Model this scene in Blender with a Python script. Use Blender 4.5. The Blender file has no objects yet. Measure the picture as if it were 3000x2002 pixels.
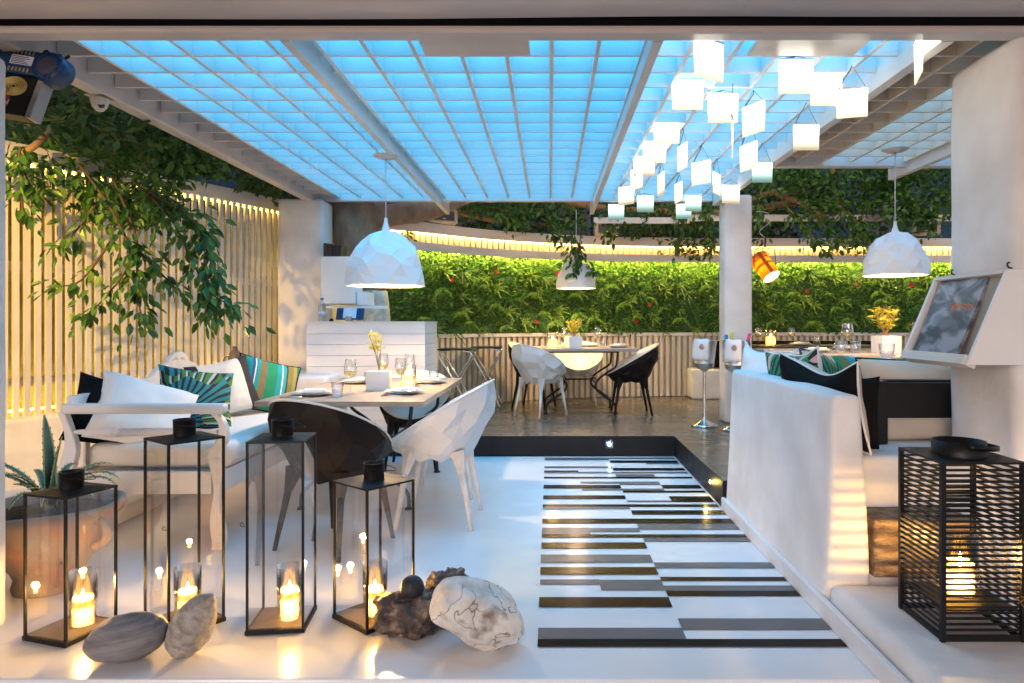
import bpy, bmesh, math, random
from mathutils import Vector, Matrix, Euler, noise as mnoise
R=math.radians; PI=math.pi
random.seed(7)
# ---------------------------------------------------------------- camera, sky, sun, exposure
C=bpy.context.scene.collection
scn=bpy.context.scene
scn.render.engine='CYCLES'
EYE=1.23
cd=bpy.data.cameras.new('camera'); cam=bpy.data.objects.new('camera',cd); C.objects.link(cam)
cam.location=(0,0,EYE); cam.rotation_euler=(R(90),0,0)
cd.sensor_width=36; cd.lens=24; cd.shift_x=-0.037; cd.shift_y=-0.0183; cd.clip_start=0.05; cd.clip_end=500
scn.camera=cam
w=bpy.data.worlds.new("World"); scn.world=w; w.use_nodes=True
nt=w.node_tree; bg=nt.nodes['Background']
sky=nt.nodes.new('ShaderNodeTexSky'); sky.sky_type='NISHITA'; sky.sun_disc=False
sky.sun_elevation=R(7); sky.sun_rotation=R(202); sky.air_density=1.0; sky.dust_density=0.6; sky.ozone_density=2.5
hs=nt.nodes.new('ShaderNodeHueSaturation'); hs.inputs['Saturation'].default_value=.45
mt_=nt.nodes.new('ShaderNodeMixRGB'); mt_.blend_type='MULTIPLY'; mt_.inputs[0].default_value=1; mt_.inputs[2].default_value=(1,.92,.94,1)
nt.links.new(sky.outputs[0],hs.inputs['Color']); nt.links.new(hs.outputs[0],mt_.inputs[1]); nt.links.new(mt_.outputs[0],bg.inputs[0]); bg.inputs[1].default_value=0.11
sl=bpy.data.lights.new('sun','SUN'); sl.energy=0.2; sl.angle=R(10); sl.color=(1,.74,.60)
so=bpy.data.objects.new('sun',sl); C.objects.link(so); so.rotation_euler=(R(72),0,R(-22))
scn.view_settings.view_transform='Standard'; scn.view_settings.look='None'
scn.view_settings.exposure=1.64; scn.view_settings.gamma=1
scn.view_settings.use_curve_mapping=False
cy=scn.cycles; cy.max_bounces=12; cy.transparent_max_bounces=40; cy.diffuse_bounces=5; cy.glossy_bounces=5; cy.transmission_bounces=8
cy.caustics_reflective=False; cy.caustics_refractive=False; cy.sample_clamp_indirect=6

# ---------------------------------------------------------------- materials
def nodes(m): return m.node_tree.nodes, m.node_tree.links
def mat(name,col,rough=.5,metal=0,bump=0,bscale=20,var=0,vscale=3,coat=0,spec=.5,island=0,sss=0,trans=0,dirt=None,stretch=None,emit=None,estr=0,sheen=0):
    m=bpy.data.materials.new(name); m.use_nodes=True; N,L=nodes(m); b=N['Principled BSDF']
    b.inputs['Base Color'].default_value=(*col,1); b.inputs['Roughness'].default_value=rough
    b.inputs['Metallic'].default_value=metal; b.inputs['Specular IOR Level'].default_value=spec
    if coat: b.inputs['Coat Weight'].default_value=coat; b.inputs['Coat Roughness'].default_value=.08
    if sheen: b.inputs['Sheen Weight'].default_value=sheen
    if sss:
        b.inputs['Subsurface Weight'].default_value=sss; b.inputs['Subsurface Radius'].default_value=(.05,.025,.01); b.inputs['Subsurface Scale'].default_value=.5
    if emit: b.inputs['Emission Color'].default_value=(*emit,1); b.inputs['Emission Strength'].default_value=estr
    tc=N.new('ShaderNodeTexCoord'); mp=N.new('ShaderNodeMapping'); L.new(tc.outputs['Object'],mp.inputs[0])
    if stretch: mp.inputs['Scale'].default_value=stretch
    src=None
    if var:
        n=N.new('ShaderNodeTexNoise'); n.inputs['Scale'].default_value=vscale; n.inputs['Detail'].default_value=6
        L.new(mp.outputs[0],n.inputs['Vector'])
        r=N.new('ShaderNodeValToRGB'); r.color_ramp.elements[0].position=.3; r.color_ramp.elements[1].position=.7
        lo=dirt if dirt else tuple(c*(1-var) for c in col); hi=tuple(min(1,c*(1+var*.4)) for c in col)
        r.color_ramp.elements[0].color=(*lo,1); r.color_ramp.elements[1].color=(*hi,1)
        L.new(n.outputs[0],r.inputs[0]); src=r.outputs[0]
        rr=N.new('ShaderNodeMapRange'); rr.inputs[3].default_value=min(1,rough*1.25); rr.inputs[4].default_value=rough*.8
        L.new(n.outputs[0],rr.inputs[0]); L.new(rr.outputs[0],b.inputs['Roughness'])
    if island:
        g=N.new('ShaderNodeNewGeometry'); h=N.new('ShaderNodeHueSaturation')
        mr=N.new('ShaderNodeMapRange'); mr.inputs[3].default_value=1-island; mr.inputs[4].default_value=1+island
        L.new(g.outputs['Random Per Island'],mr.inputs[0]); L.new(mr.outputs[0],h.inputs['Value'])
        m2=N.new('ShaderNodeMapRange'); m2.inputs[3].default_value=.5+island*.04; m2.inputs[4].default_value=.5-island*.05
        L.new(g.outputs['Random Per Island'],m2.inputs[0]); L.new(m2.outputs[0],h.inputs['Hue'])
        if src: L.new(src,h.inputs['Color'])
        else: h.inputs['Color'].default_value=(*col,1)
        src=h.outputs[0]
    if src: L.new(src,b.inputs['Base Color'])
    if bump:
        n2=N.new('ShaderNodeTexNoise'); n2.inputs['Scale'].default_value=bscale; n2.inputs['Detail'].default_value=5
        L.new(mp.outputs[0],n2.inputs['Vector'])
        bn=N.new('ShaderNodeBump'); bn.inputs['Strength'].default_value=bump; bn.inputs['Distance'].default_value=.01
        L.new(n2.outputs[0],bn.inputs['Height']); L.new(bn.outputs[0],b.inputs['Normal'])
    if trans:
        out=N['Material Output']; t=N.new('ShaderNodeBsdfTranslucent'); mx=N.new('ShaderNodeMixShader'); mx.inputs[0].default_value=trans
        if src: L.new(src,t.inputs[0])
        else: t.inputs[0].default_value=(*col,1)
        L.new(b.outputs[0],mx.inputs[1]); L.new(t.outputs[0],mx.inputs[2]); L.new(mx.outputs[0],out.inputs[0])
    return m
def glass(name,tint=(1,1,1),refl=1.0,frost=0):
    m=bpy.data.materials.new(name); m.use_nodes=True; N,L=nodes(m); N.remove(N['Principled BSDF']); out=N['Material Output']
    t=N.new('ShaderNodeBsdfTransparent'); t.inputs[0].default_value=(*tint,1)
    g=N.new('ShaderNodeBsdfGlossy'); g.inputs['Roughness'].default_value=.01; g.inputs[0].default_value=(1,1,1,1)
    lw=N.new('ShaderNodeLayerWeight'); lw.inputs[0].default_value=.5; pw=N.new('ShaderNodeMath'); pw.operation='POWER'; pw.inputs[1].default_value=4; L.new(lw.outputs['Facing'],pw.inputs[0])
    f=N.new('ShaderNodeMath'); f.operation='MULTIPLY_ADD'; f.inputs[1].default_value=.9; f.inputs[2].default_value=.04; L.new(pw.outputs[0],f.inputs[0])
    mu=N.new('ShaderNodeMath'); mu.operation='MULTIPLY'; mu.inputs[1].default_value=refl; mu.use_clamp=True
    mx=N.new('ShaderNodeMixShader'); L.new(f.outputs[0],mu.inputs[0]); L.new(mu.outputs[0],mx.inputs[0])
    L.new(t.outputs[0],mx.inputs[1]); L.new(g.outputs[0],mx.inputs[2]); L.new(mx.outputs[0],out.inputs[0]); return m
def emis(name,col,s):
    m=bpy.data.materials.new(name); m.use_nodes=True; N,L=nodes(m); N.remove(N['Principled BSDF'])
    e=N.new('ShaderNodeEmission'); e.inputs[0].default_value=(*col,1); e.inputs[1].default_value=s; L.new(e.outputs[0],N['Material Output'].inputs[0]); return m
def translucent(name,col,mixd=.15):
    m=bpy.data.materials.new(name); m.use_nodes=True; N,L=nodes(m); b=N['Principled BSDF']; b.inputs['Base Color'].default_value=(.7,.85,.95,1)
    t=N.new('ShaderNodeBsdfTranslucent'); t.inputs[0].default_value=(*col,1); mx=N.new('ShaderNodeMixShader'); mx.inputs[0].default_value=1-mixd
    L.new(b.outputs[0],mx.inputs[1]); L.new(t.outputs[0],mx.inputs[2]); L.new(mx.outputs[0],N['Material Output'].inputs[0]); return m
def stripes_mat(name,cols,scale,axis=0,rough=.8,rnd=False):
    m=bpy.data.materials.new(name); m.use_nodes=True; N,L=nodes(m); b=N['Principled BSDF']; b.inputs['Roughness'].default_value=rough
    tc=N.new('ShaderNodeTexCoord'); s=N.new('ShaderNodeSeparateXYZ'); L.new(tc.outputs['Object'],s.inputs[0])
    mm=N.new('ShaderNodeMath'); mm.operation='MULTIPLY_ADD'; mm.inputs[1].default_value=scale; mm.inputs[2].default_value=10
    L.new(s.outputs[axis],mm.inputs[0]); fr=N.new('ShaderNodeMath'); fr.operation='FRACT'; L.new(mm.outputs[0],fr.inputs[0])
    r=N.new('ShaderNodeValToRGB'); cr=r.color_ramp; cr.interpolation='CONSTANT'
    cr.elements[0].position=0; cr.elements[0].color=(*cols[0][1],1); cr.elements[1].position=cols[1][0]; cr.elements[1].color=(*cols[1][1],1)
    for p,c in cols[2:]:
        e=cr.elements.new(p); e.color=(*c,1)
    L.new(fr.outputs[0],r.inputs[0]); L.new(r.outputs[0],b.inputs['Base Color']); fabric_bump(N,L,b,tc); return m
def fabric_bump(N,L,b,tc,st=.25,sc=9):
    n=N.new('ShaderNodeTexNoise'); n.inputs['Scale'].default_value=sc; n.inputs['Detail'].default_value=4; L.new(tc.outputs['Object'],n.inputs['Vector'])
    bn=N.new('ShaderNodeBump'); bn.inputs['Strength'].default_value=st; bn.inputs['Distance'].default_value=.03; L.new(n.outputs[0],bn.inputs['Height']); L.new(bn.outputs[0],b.inputs['Normal'])
def palm_mat(name,a=(.008,.20,.23),bcol=(.012,.012,.02),c=(.035,.17,.03),d=(.45,.44,.42)):
    m=bpy.data.materials.new(name); m.use_nodes=True; N,L=nodes(m); b=N['Principled BSDF']; b.inputs['Roughness'].default_value=.8
    tc=N.new('ShaderNodeTexCoord')
    n=N.new('ShaderNodeTexNoise'); n.inputs['Scale'].default_value=4; L.new(tc.outputs['Object'],n.inputs['Vector'])
    wv=N.new('ShaderNodeTexWave'); wv.wave_type='RINGS'; wv.rings_direction='Z'; wv.inputs['Scale'].default_value=3.5; wv.inputs['Distortion'].default_value=9; wv.inputs['Detail'].default_value=2; wv.inputs['Detail Scale'].default_value=2.2
    wv=N.new('ShaderNodeTexGradient'); wv.gradient_type='RADIAL'
    mp=N.new('ShaderNodeMapping'); mp.inputs['Location'].default_value=(.12,.14,0); L.new(tc.outputs['Object'],mp.inputs[0])
    mx=N.new('ShaderNodeMixRGB'); mx.inputs[0].default_value=.06; L.new(mp.outputs[0],mx.inputs[1]); L.new(n.outputs['Color'],mx.inputs[2]); L.new(mx.outputs[0],wv.inputs[0])
    k=N.new('ShaderNodeMath'); k.operation='MULTIPLY'; k.inputs[1].default_value=46; L.new(wv.outputs['Fac'],k.inputs[0])
    fr=N.new('ShaderNodeMath'); fr.operation='FRACT'; L.new(k.outputs[0],fr.inputs[0])
    r=N.new('ShaderNodeValToRGB'); r.color_ramp.interpolation='CONSTANT'; r.color_ramp.elements[0].color=(*bcol,1); r.color_ramp.elements[1].position=.42; r.color_ramp.elements[1].color=(*a,1); L.new(fr.outputs[0],r.inputs[0])
    v=N.new('ShaderNodeTexNoise'); v.inputs['Scale'].default_value=5.5; v.inputs['Detail'].default_value=1; L.new(tc.outputs['Object'],v.inputs['Vector'])
    r2=N.new('ShaderNodeValToRGB'); r2.color_ramp.interpolation='CONSTANT'; r2.color_ramp.elements[0].color=(1,1,1,1); r2.color_ramp.elements[1].position=.57; r2.color_ramp.elements[1].color=(0,0,0,1); L.new(v.outputs[0],r2.inputs[0])
    r3=N.new('ShaderNodeValToRGB'); r3.color_ramp.interpolation='CONSTANT'; r3.color_ramp.elements[0].color=(*c,1); r3.color_ramp.elements[1].position=.5; r3.color_ramp.elements[1].color=(*bcol,1)
    e=r3.color_ramp.elements.new(.75); e.color=(*d,1); L.new(fr.outputs[0],r3.inputs[0])
    mm=N.new('ShaderNodeMixRGB'); L.new(r2.outputs[0],mm.inputs[0]); L.new(r3.outputs[0],mm.inputs[1]); L.new(r.outputs[0],mm.inputs[2])
    L.new(mm.outputs[0],b.inputs['Base Color']); fabric_bump(N,L,b,tc); return m
def stone_mat(name,c0,c1,c2,scale,veins=False,band=None,rough=.75,bump=.5):
    m=bpy.data.materials.new(name); m.use_nodes=True; N,L=nodes(m); b=N['Principled BSDF']; b.inputs['Roughness'].default_value=rough
    tc=N.new('ShaderNodeTexCoord'); mp=N.new('ShaderNodeMapping'); L.new(tc.outputs['Object'],mp.inputs[0])
    if band: mp.inputs['Scale'].default_value=band; mp.inputs['Rotation'].default_value=(.25,.35,.1)
    n=N.new('ShaderNodeTexNoise'); n.inputs['Scale'].default_value=scale; n.inputs['Detail'].default_value=9; n.inputs['Roughness'].default_value=.65; L.new(mp.outputs[0],n.inputs['Vector'])
    r=N.new('ShaderNodeValToRGB'); r.color_ramp.elements[0].position=.35; r.color_ramp.elements[0].color=(*c0,1); r.color_ramp.elements[1].position=.62; r.color_ramp.elements[1].color=(*c2,1)
    e=r.color_ramp.elements.new(.5); e.color=(*c1,1); L.new(n.outputs[0],r.inputs[0]); src=r.outputs[0]
    if veins:
        n3=N.new('ShaderNodeTexNoise'); n3.inputs['Scale'].default_value=scale*.8; n3.inputs['Detail'].default_value=3; n3.inputs['Distortion'].default_value=.6; L.new(tc.outputs['Object'],n3.inputs['Vector'])
        v=N.new('ShaderNodeMath'); v.operation='SUBTRACT'; v.inputs[1].default_value=.5; L.new(n3.outputs[0],v.inputs[0])
        a=N.new('ShaderNodeMath'); a.operation='ABSOLUTE'; L.new(v.outputs[0],a.inputs[0])
        rv=N.new('ShaderNodeValToRGB'); rv.color_ramp.elements[0].color=(1,1,1,1); rv.color_ramp.elements[1].position=.009; rv.color_ramp.elements[1].color=(0,0,0,1); L.new(a.outputs[0],rv.inputs[0])
        n4=N.new('ShaderNodeTexNoise'); n4.inputs['Scale'].default_value=scale*.45; n4.inputs['Detail'].default_value=6; L.new(tc.outputs['Object'],n4.inputs['Vector'])
        rp=N.new('ShaderNodeValToRGB'); rp.color_ramp.elements[0].position=.615; rp.color_ramp.elements[1].position=.67; L.new(n4.outputs[0],rp.inputs[0])
        mxx=N.new('ShaderNodeMath'); mxx.operation='MAXIMUM'; L.new(rv.outputs[0],mxx.inputs[0]); L.new(rp.outputs[0],mxx.inputs[1])
        mx=N.new('ShaderNodeMixRGB'); mx.inputs[2].default_value=(.16,.115,.075,1); L.new(mxx.outputs[0],mx.inputs[0]); L.new(src,mx.inputs[1]); src=mx.outputs[0]
    L.new(src,b.inputs['Base Color'])
    n2=N.new('ShaderNodeTexNoise'); n2.inputs['Scale'].default_value=scale*6; n2.inputs['Detail'].default_value=8; L.new(tc.outputs['Object'],n2.inputs['Vector'])
    bn=N.new('ShaderNodeBump'); bn.inputs['Strength'].default_value=bump; bn.inputs['Distance'].default_value=.008; L.new(n2.outputs[0],bn.inputs['Height']); L.new(bn.outputs[0],b.inputs['Normal']); return m

M={}
M['plaster']=mat('white plaster',(.80,.77,.76),.75,bump=.8,bscale=8,var=.06,vscale=3.5,dirt=(.68,.64,.61))
M['floor']=mat('white epoxy',(.80,.80,.82),.2,bump=.04,bscale=4,var=.06,vscale=1.6,dirt=(.72,.71,.72),spec=.4)
M['ground']=mat('grey paving',(.36,.36,.38),.5,var=.1,vscale=2,bump=.2)
M['concrete']=mat('polished dark concrete',(.16,.125,.10),.27,var=.45,vscale=2.3,bump=.05,bscale=30,coat=.25,stretch=(1,2.6,1))
M['riser']=mat('black riser',(.008,.009,.012),.45,spec=.25,var=.3,vscale=8,bump=.1)
M['blackstripe']=mat('black floor paint',(.008,.008,.009),.2,var=.2,vscale=9,spec=.06)
M['greystripe']=mat('grey floor paint',(.15,.145,.155),.24,var=.1,vscale=9,spec=.12)
M['white']=mat('white paint',(.78,.76,.76),.4,bump=.12,bscale=30,var=.05,vscale=5)
M['wood']=mat('whitewashed timber',(.72,.67,.62),.55,bump=.25,bscale=25,var=.14,vscale=7,stretch=(1,1,.25),island=.06)
M['woodh']=mat('whitewashed board',(.72,.66,.60),.5,bump=.25,bscale=18,var=.16,vscale=5,stretch=(.3,.3,2))
M['lattice']=mat('white lattice',(.68,.64,.61),.45,bump=.15,bscale=20,var=.06,vscale=4)
M['beam']=mat('painted steel beam',(.62,.55,.51),.34,bump=.1,bscale=9,var=.1,vscale=3,stretch=(.4,2,2))
M['dark']=mat('painted gap shade',(.03,.025,.022),.8)
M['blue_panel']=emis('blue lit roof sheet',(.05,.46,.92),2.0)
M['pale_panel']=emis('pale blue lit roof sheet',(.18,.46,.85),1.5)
M['chairwhite']=mat('white shell',(.72,.71,.71),.38,var=.04,vscale=6)
M['chairblack']=mat('black shell',(.012,.009,.008),.5,var=.2,vscale=6,spec=.18)
M['legworn']=mat('worn white leg',(.76,.73,.72),.45,var=.1,vscale=14,dirt=(.66,.60,.57))
M['cream']=mat('cream inner shell',(.74,.70,.63),.38)
M['tabletop']=mat('oiled table board',(.37,.27,.20),.42,var=.2,vscale=4,bump=.1,stretch=(3,.6,1))
M['greytop']=mat('grey table board',(.36,.31,.28),.45,var=.15,vscale=4)
M['darktop']=mat('dark table board',(.10,.08,.075),.4,var=.2)
M['iron']=mat('black iron',(.016,.014,.014),.42,metal=.3,bump=.15,bscale=60)
M['blackmetal']=mat('black lantern metal',(.008,.008,.009),.42,spec=.25,bump=.12,bscale=40,var=.3,vscale=15)
M['rust']=mat('lantern base plate',(.16,.11,.075),.5,var=.35,vscale=14)
M['chrome']=mat('chrome',(.75,.74,.73),.12,metal=1)
M['steel']=mat('brushed steel',(.72,.70,.68),.36,metal=1,bump=.05,bscale=50,stretch=(1,1,8))
M['pane']=glass('lantern pane',(.985,.985,.985),1.2)
M['glass']=glass('clear glass',(.97,.97,.97),2.6)
M['cglass']=glass('candle glass',(.97,.96,.94),2.4)
M['wine']=glass('white wine',(.95,.85,.5),1)
M['porcelain']=mat('porcelain',(.80,.78,.76),.15,coat=.3)
M['linen']=mat('linen',(.80,.78,.78),.85,bump=.4,bscale=25)
M['mattress']=mat('mattress cotton',(.74,.69,.64),.85,bump=.3,bscale=8,var=.06,vscale=3)
M['canvas']=mat('natural canvas',(.62,.53,.43),.85,bump=.5,bscale=7,var=.1,vscale=4)
M['cushwhite']=mat('white cotton',(.80,.78,.77),.85,bump=.6,bscale=6)
M['cushblack']=mat('black cotton',(.008,.008,.009),.9,bump=.6,bscale=7,spec=.1)
M['palm']=palm_mat('palm print')
M['floral']=palm_mat('floral print',(.02,.22,.07),(.012,.015,.05),(.62,.42,.45),(.12,.35,.04))
G=(.0,.22,.10); T=(.0,.27,.33); O=(.16,.15,.035); W=(.75,.72,.68); K=(.015,.015,.02); B=(.02,.10,.25)
M['stripe']=stripes_mat('green stripe',[(0,G),(.07,T),(.15,W),(.165,T),(.22,K),(.25,O),(.34,(.25,.24,.08)),(.42,K),(.44,G),(.50,O),(.58,T),(.68,B),(.72,W),(.735,T),(.80,O),(.86,(.22,.1,.1)),(.9,G)],2.1)
M['bwstripe']=stripes_mat('black and cream stripe',[(0,W),(.35,K),(.62,W),(.8,W)],2.6)
M['terracotta']=mat('terracotta',(.32,.165,.10),.75,bump=1,bscale=16,var=.4,vscale=7,dirt=(.27,.23,.19))
M['soil']=mat('soil',(.04,.028,.02),.9,bump=1,bscale=40)
M['agave']=mat('agave green',(.10,.19,.14),.5,var=.3,vscale=10)
M['agavey']=mat('agave margin',(.58,.55,.22),.5)
M['leaf']=mat('ficus leaf',(.055,.15,.022),.38,island=.55,trans=.3)
M['leafd']=mat('dark ficus leaf',(.045,.115,.020),.42,island=.55,trans=.25)
M['hedge']=mat('wall leaf',(.075,.20,.02),.5,island=.6,trans=.25)
M['fern']=mat('fern frond',(.17,.34,.04),.5,island=.35,trans=.3)
M['yellowplant']=mat('yellow sprig',(.62,.55,.05),.6,island=.3,trans=.3)
M['red']=mat('red petal',(.62,.03,.03),.5,island=.2,trans=.2)
M['bark']=mat('tree bark',(.26,.19,.13),.85,bump=.8,bscale=16,var=.4,vscale=9,stretch=(1,1,.5))
M['barkwhite']=mat('limewashed bark',(.60,.57,.52),.85,bump=1,bscale=22,var=.35,vscale=14)
M['twig']=mat('twig bark',(.07,.045,.025),.8)
M['branch']=mat('branch bark',(.26,.15,.06),.8,bump=.5,bscale=30)
M['wax']=mat('candle wax',(.99,.90,.60),.5,trans=.65)
M['flame']=emis('flame',(1,.66,.25),22)
M['blade']=mat('blade leaf',(.07,.20,.045),.45,island=.5,trans=.3)
M['rosette']=mat('rosette leaf',(.24,.40,.07),.45,island=.4,trans=.3)
M['creamwood']=mat('cream slat paint',(.77,.67,.52),.5,bump=.25,bscale=25,var=.14,vscale=7,stretch=(1,1,.25),island=.07)
M['ledw']=emis('plant wall strip',(1,.76,.18),58)
M['led']=emis('warm strip',(1,.56,.16),15)
M['ledy']=emis('yellow strip',(1,.66,.10),14)
M['bulb']=emis('bulb',(1,.80,.5),6)
M['lit']=emis('lit glass plate',(1,.92,.76),1.6)
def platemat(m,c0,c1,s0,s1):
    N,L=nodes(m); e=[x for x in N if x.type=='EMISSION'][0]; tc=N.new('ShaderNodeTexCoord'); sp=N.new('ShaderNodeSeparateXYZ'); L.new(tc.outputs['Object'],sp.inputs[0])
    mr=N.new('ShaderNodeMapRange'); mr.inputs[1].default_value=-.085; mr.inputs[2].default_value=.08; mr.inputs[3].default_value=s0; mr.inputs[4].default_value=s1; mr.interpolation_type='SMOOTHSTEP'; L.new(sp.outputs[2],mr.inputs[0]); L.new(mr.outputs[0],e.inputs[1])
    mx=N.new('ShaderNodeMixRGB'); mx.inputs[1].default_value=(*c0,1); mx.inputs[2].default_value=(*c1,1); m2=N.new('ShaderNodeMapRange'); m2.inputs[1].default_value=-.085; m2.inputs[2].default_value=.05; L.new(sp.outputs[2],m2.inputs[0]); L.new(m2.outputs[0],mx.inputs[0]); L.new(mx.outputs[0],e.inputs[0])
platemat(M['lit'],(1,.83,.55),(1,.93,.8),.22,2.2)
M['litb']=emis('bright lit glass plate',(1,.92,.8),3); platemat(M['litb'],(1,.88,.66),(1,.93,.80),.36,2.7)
M['litdim']=emis('pale lit plate',(.55,.82,.74),.20)
M['litbar']=emis('lit bar',(1,1,.95),.8); platemat(M['litdim'],(.42,.70,.62),(.75,1,.92),.16,1.1)
M['steplight']=emis('step light lens',(.6,.9,1),14)
M['steplighty']=emis('amber lens',(1,.72,.12),16)
M['yellowshade']=mat('yellow lamp fabric',(.75,.42,.03),.7,trans=.55)
M['orangeband']=mat('orange band',(.5,.16,.02),.6,trans=.3)
M['shadewhite']=mat('pendant resin',(.80,.79,.80),.4)
M['bluehouse']=mat('blue housing',(.006,.035,.11),.4,bump=.1)
M['greymetal']=mat('grey metal',(.30,.27,.25),.4,metal=.3)
M['labelred']=mat('red sticker',(.35,.05,.03),.5)
M['labelwhite']=mat('label',(.6,.65,.8),.5)
M['labelink']=mat('ink',(.05,.05,.08),.5)
M['brass']=mat('fan grille',(.6,.47,.16),.35,metal=.6)
M['camwhite']=mat('camera plastic',(.62,.56,.45),.5)
M['lens']=mat('dark lens',(.01,.01,.012),.1,coat=1)
M['speaker']=mat('beige speaker',(.55,.47,.36),.5)
M['grille']=mat('speaker grille',(.13,.10,.08),.6,bump=.8,bscale=200)
M['bldg']=mat('blue facade',(.010,.045,.09),.8,var=.3,vscale=1)
M['stonewall']=stone_mat('limewashed rubble',(.16,.12,.06),(.28,.25,.11),(.34,.31,.15),2.2,bump=.8)
M['niche']=stone_mat('brown tuff',(.10,.06,.03),(.22,.14,.08),(.33,.24,.15),14,band=(1,1,3),bump=1)
M['stonegrey']=stone_mat('grey pebble',(.13,.12,.13),(.21,.195,.20),(.27,.25,.25),7,band=(.5,.5,7),bump=.3)
M['stonebeige']=stone_mat('beige pebble',(.22,.19,.16),(.34,.30,.26),(.42,.38,.34),26,band=(1,1,1.6),bump=.5)
M['stonedark']=stone_mat('dark rock',(.03,.022,.02),(.09,.06,.05),(.30,.22,.15),9,bump=1.2,rough=.6)
M['stonewhite']=stone_mat('white veined rock',(.46,.44,.42),(.66,.63,.60),(.74,.72,.70),7,veins=True,bump=.7)
M['basalt']=mat('basalt',(.018,.018,.022),.6,bump=.4,bscale=60)
M['cooler']=mat('towel',(.78,.78,.82),.85,bump=.3)
M['crest']=mat('brown crest',(.28,.09,.06),.7)
M['water']=glass('bottle plastic',(.80,.88,.92),1.5)
M['bluecap']=mat('blue cap',(.0,.2,.42),.4)
M['yellowcap']=mat('yellow foil',(.7,.52,.03),.4)
M['pinkcap']=mat('pink foil',(.7,.03,.2),.4)
M['bottle']=mat('dark bottle',(.015,.03,.02),.1,coat=1)
M['book']=mat('black binder',(.02,.017,.017),.45,island=.3)
M['orange']=mat('orange print',(.75,.25,.10),.5)
M['cord']=mat('pale cord',(.6,.6,.62),.5)
M['wire']=mat('grey wire',(.10,.10,.10),.5)
M['smoke']=glass('amber lantern glass',(.75,.66,.45),2)
M['menuinner']=mat('beige board',(.34,.28,.22),.6)

# ---------------------------------------------------------------- builders
def tag(o,label,cat,group=None,kind=None):
    if label: o['label']=label
    if cat: o['category']=cat
    if group: o['group']=group
    if kind: o['kind']=kind
    return o
def thing(name,label,cat,loc=(0,0,0),rz=0,group=None,rot=None,s=1):
    o=bpy.data.objects.new(name,None); C.objects.link(o); o.empty_display_size=.1
    o.location=loc; o.rotation_euler=rot if rot else (0,0,rz); o.scale=(s,s,s)
    return tag(o,label,cat,group)
class MB:
    def __init__(s): s.v=[]; s.f=[]; s.mi=[]; s.m=0; s.sm=[]; s.smooth=False
    def add(s,vs,fs):
        n=len(s.v); s.v+= [tuple(p) for p in vs]
        for f in fs: s.f.append([n+i for i in f]); s.mi.append(s.m); s.sm.append(s.smooth)
        return s
    def box(s,x0,x1,y0,y1,z0,z1,mtx=None):
        vs=[Vector((x,y,z)) for z in (z0,z1) for y in (y0,y1) for x in (x0,x1)]
        if mtx: vs=[mtx@v for v in vs]
        return s.add(vs,[(0,2,3,1),(4,5,7,6),(0,1,5,4),(2,6,7,3),(0,4,6,2),(1,3,7,5)])
    def prism(s,poly,z0,z1,mtx=None):
        n=len(poly); vs=[Vector((p[0],p[1],z0)) for p in poly]+[Vector((p[0],p[1],z1)) for p in poly]
        if mtx: vs=[mtx@v for v in vs]
        return s.add(vs,[tuple(range(n-1,-1,-1)),tuple(range(n,2*n))]+[(i,(i+1)%n,n+(i+1)%n,n+i) for i in range(n)])
    def tube(s,pts,r,n=8,cap=True,closed=False):
        pts=[Vector(p) for p in pts]; k=len(pts); rr=r if isinstance(r,(list,tuple)) else [r]*k
        base=len(s.v); up=None; vs=[]
        for i,p in enumerate(pts):
            if closed: t=pts[(i+1)%k]-pts[i-1]
            else: t=pts[min(i+1,k-1)]-pts[max(i-1,0)]
            if t.length<1e-9: t=Vector((0,0,1))
            t.normalize()
            if up is None: up=Vector((0,0,1)) if abs(t.z)<.9 else Vector((1,0,0))
            a=up-t*up.dot(t)
            if a.length<1e-6: a=t.orthogonal()
            a.normalize(); up=a; b=t.cross(a)
            for j in range(n):
                q=2*PI*j/n; vs.append(p+(a*math.cos(q)+b*math.sin(q))*rr[i])
        fs=[]
        for i in range(k if closed else k-1):
            i2=(i+1)%k
            for j in range(n): fs.append((i*n+j,i*n+(j+1)%n,i2*n+(j+1)%n,i2*n+j))
        if cap and not closed: fs+= [tuple(range(n-1,-1,-1)),tuple((k-1)*n+j for j in range(n))]
        o=s.smooth; s.smooth=True; s.add(vs,fs); s.smooth=o; return s
    def lathe(s,prof,c=(0,0,0),n=24,mtx=None,closed=False):
        vs=[];fs=[];k=len(prof)
        for r,z in prof:
            for j in range(n):
                q=2*PI*j/n; v=Vector((c[0]+r*math.cos(q),c[1]+r*math.sin(q),c[2]+z)); vs.append(mtx@v if mtx else v)
        for i in range(k-1):
            for j in range(n): fs.append((i*n+j,i*n+(j+1)%n,(i+1)*n+(j+1)%n,(i+1)*n+j))
        o=s.smooth; s.smooth=True; s.add(vs,fs); s.smooth=o
        return s
    def build(s,name,m,parent=None,bevel=0,solid=0,seg=2,sub=0,loc=None,disp=None):
        me=bpy.data.meshes.new(name); me.from_pydata(s.v,[],s.f); me.update()
        ms=m if isinstance(m,list) else [m]
        for x in ms: me.materials.append(M[x] if isinstance(x,str) else x)
        for p,mi,sm in zip(me.polygons,s.mi,s.sm): p.material_index=mi; p.use_smooth=sm
        o=bpy.data.objects.new(name,me); C.objects.link(o)
        if parent: o.parent=parent
        if loc: o.location=loc
        if solid:
            d=o.modifiers.new('s','SOLIDIFY'); d.thickness=solid; d.offset=0
        if bevel:
            b=o.modifiers.new('b','BEVEL'); b.width=bevel; b.segments=seg; b.limit_method='ANGLE'; b.angle_limit=R(40); b.harden_normals=False
        if sub:
            d=o.modifiers.new('sub','SUBSURF'); d.levels=sub; d.render_levels=sub
        return o
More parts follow.
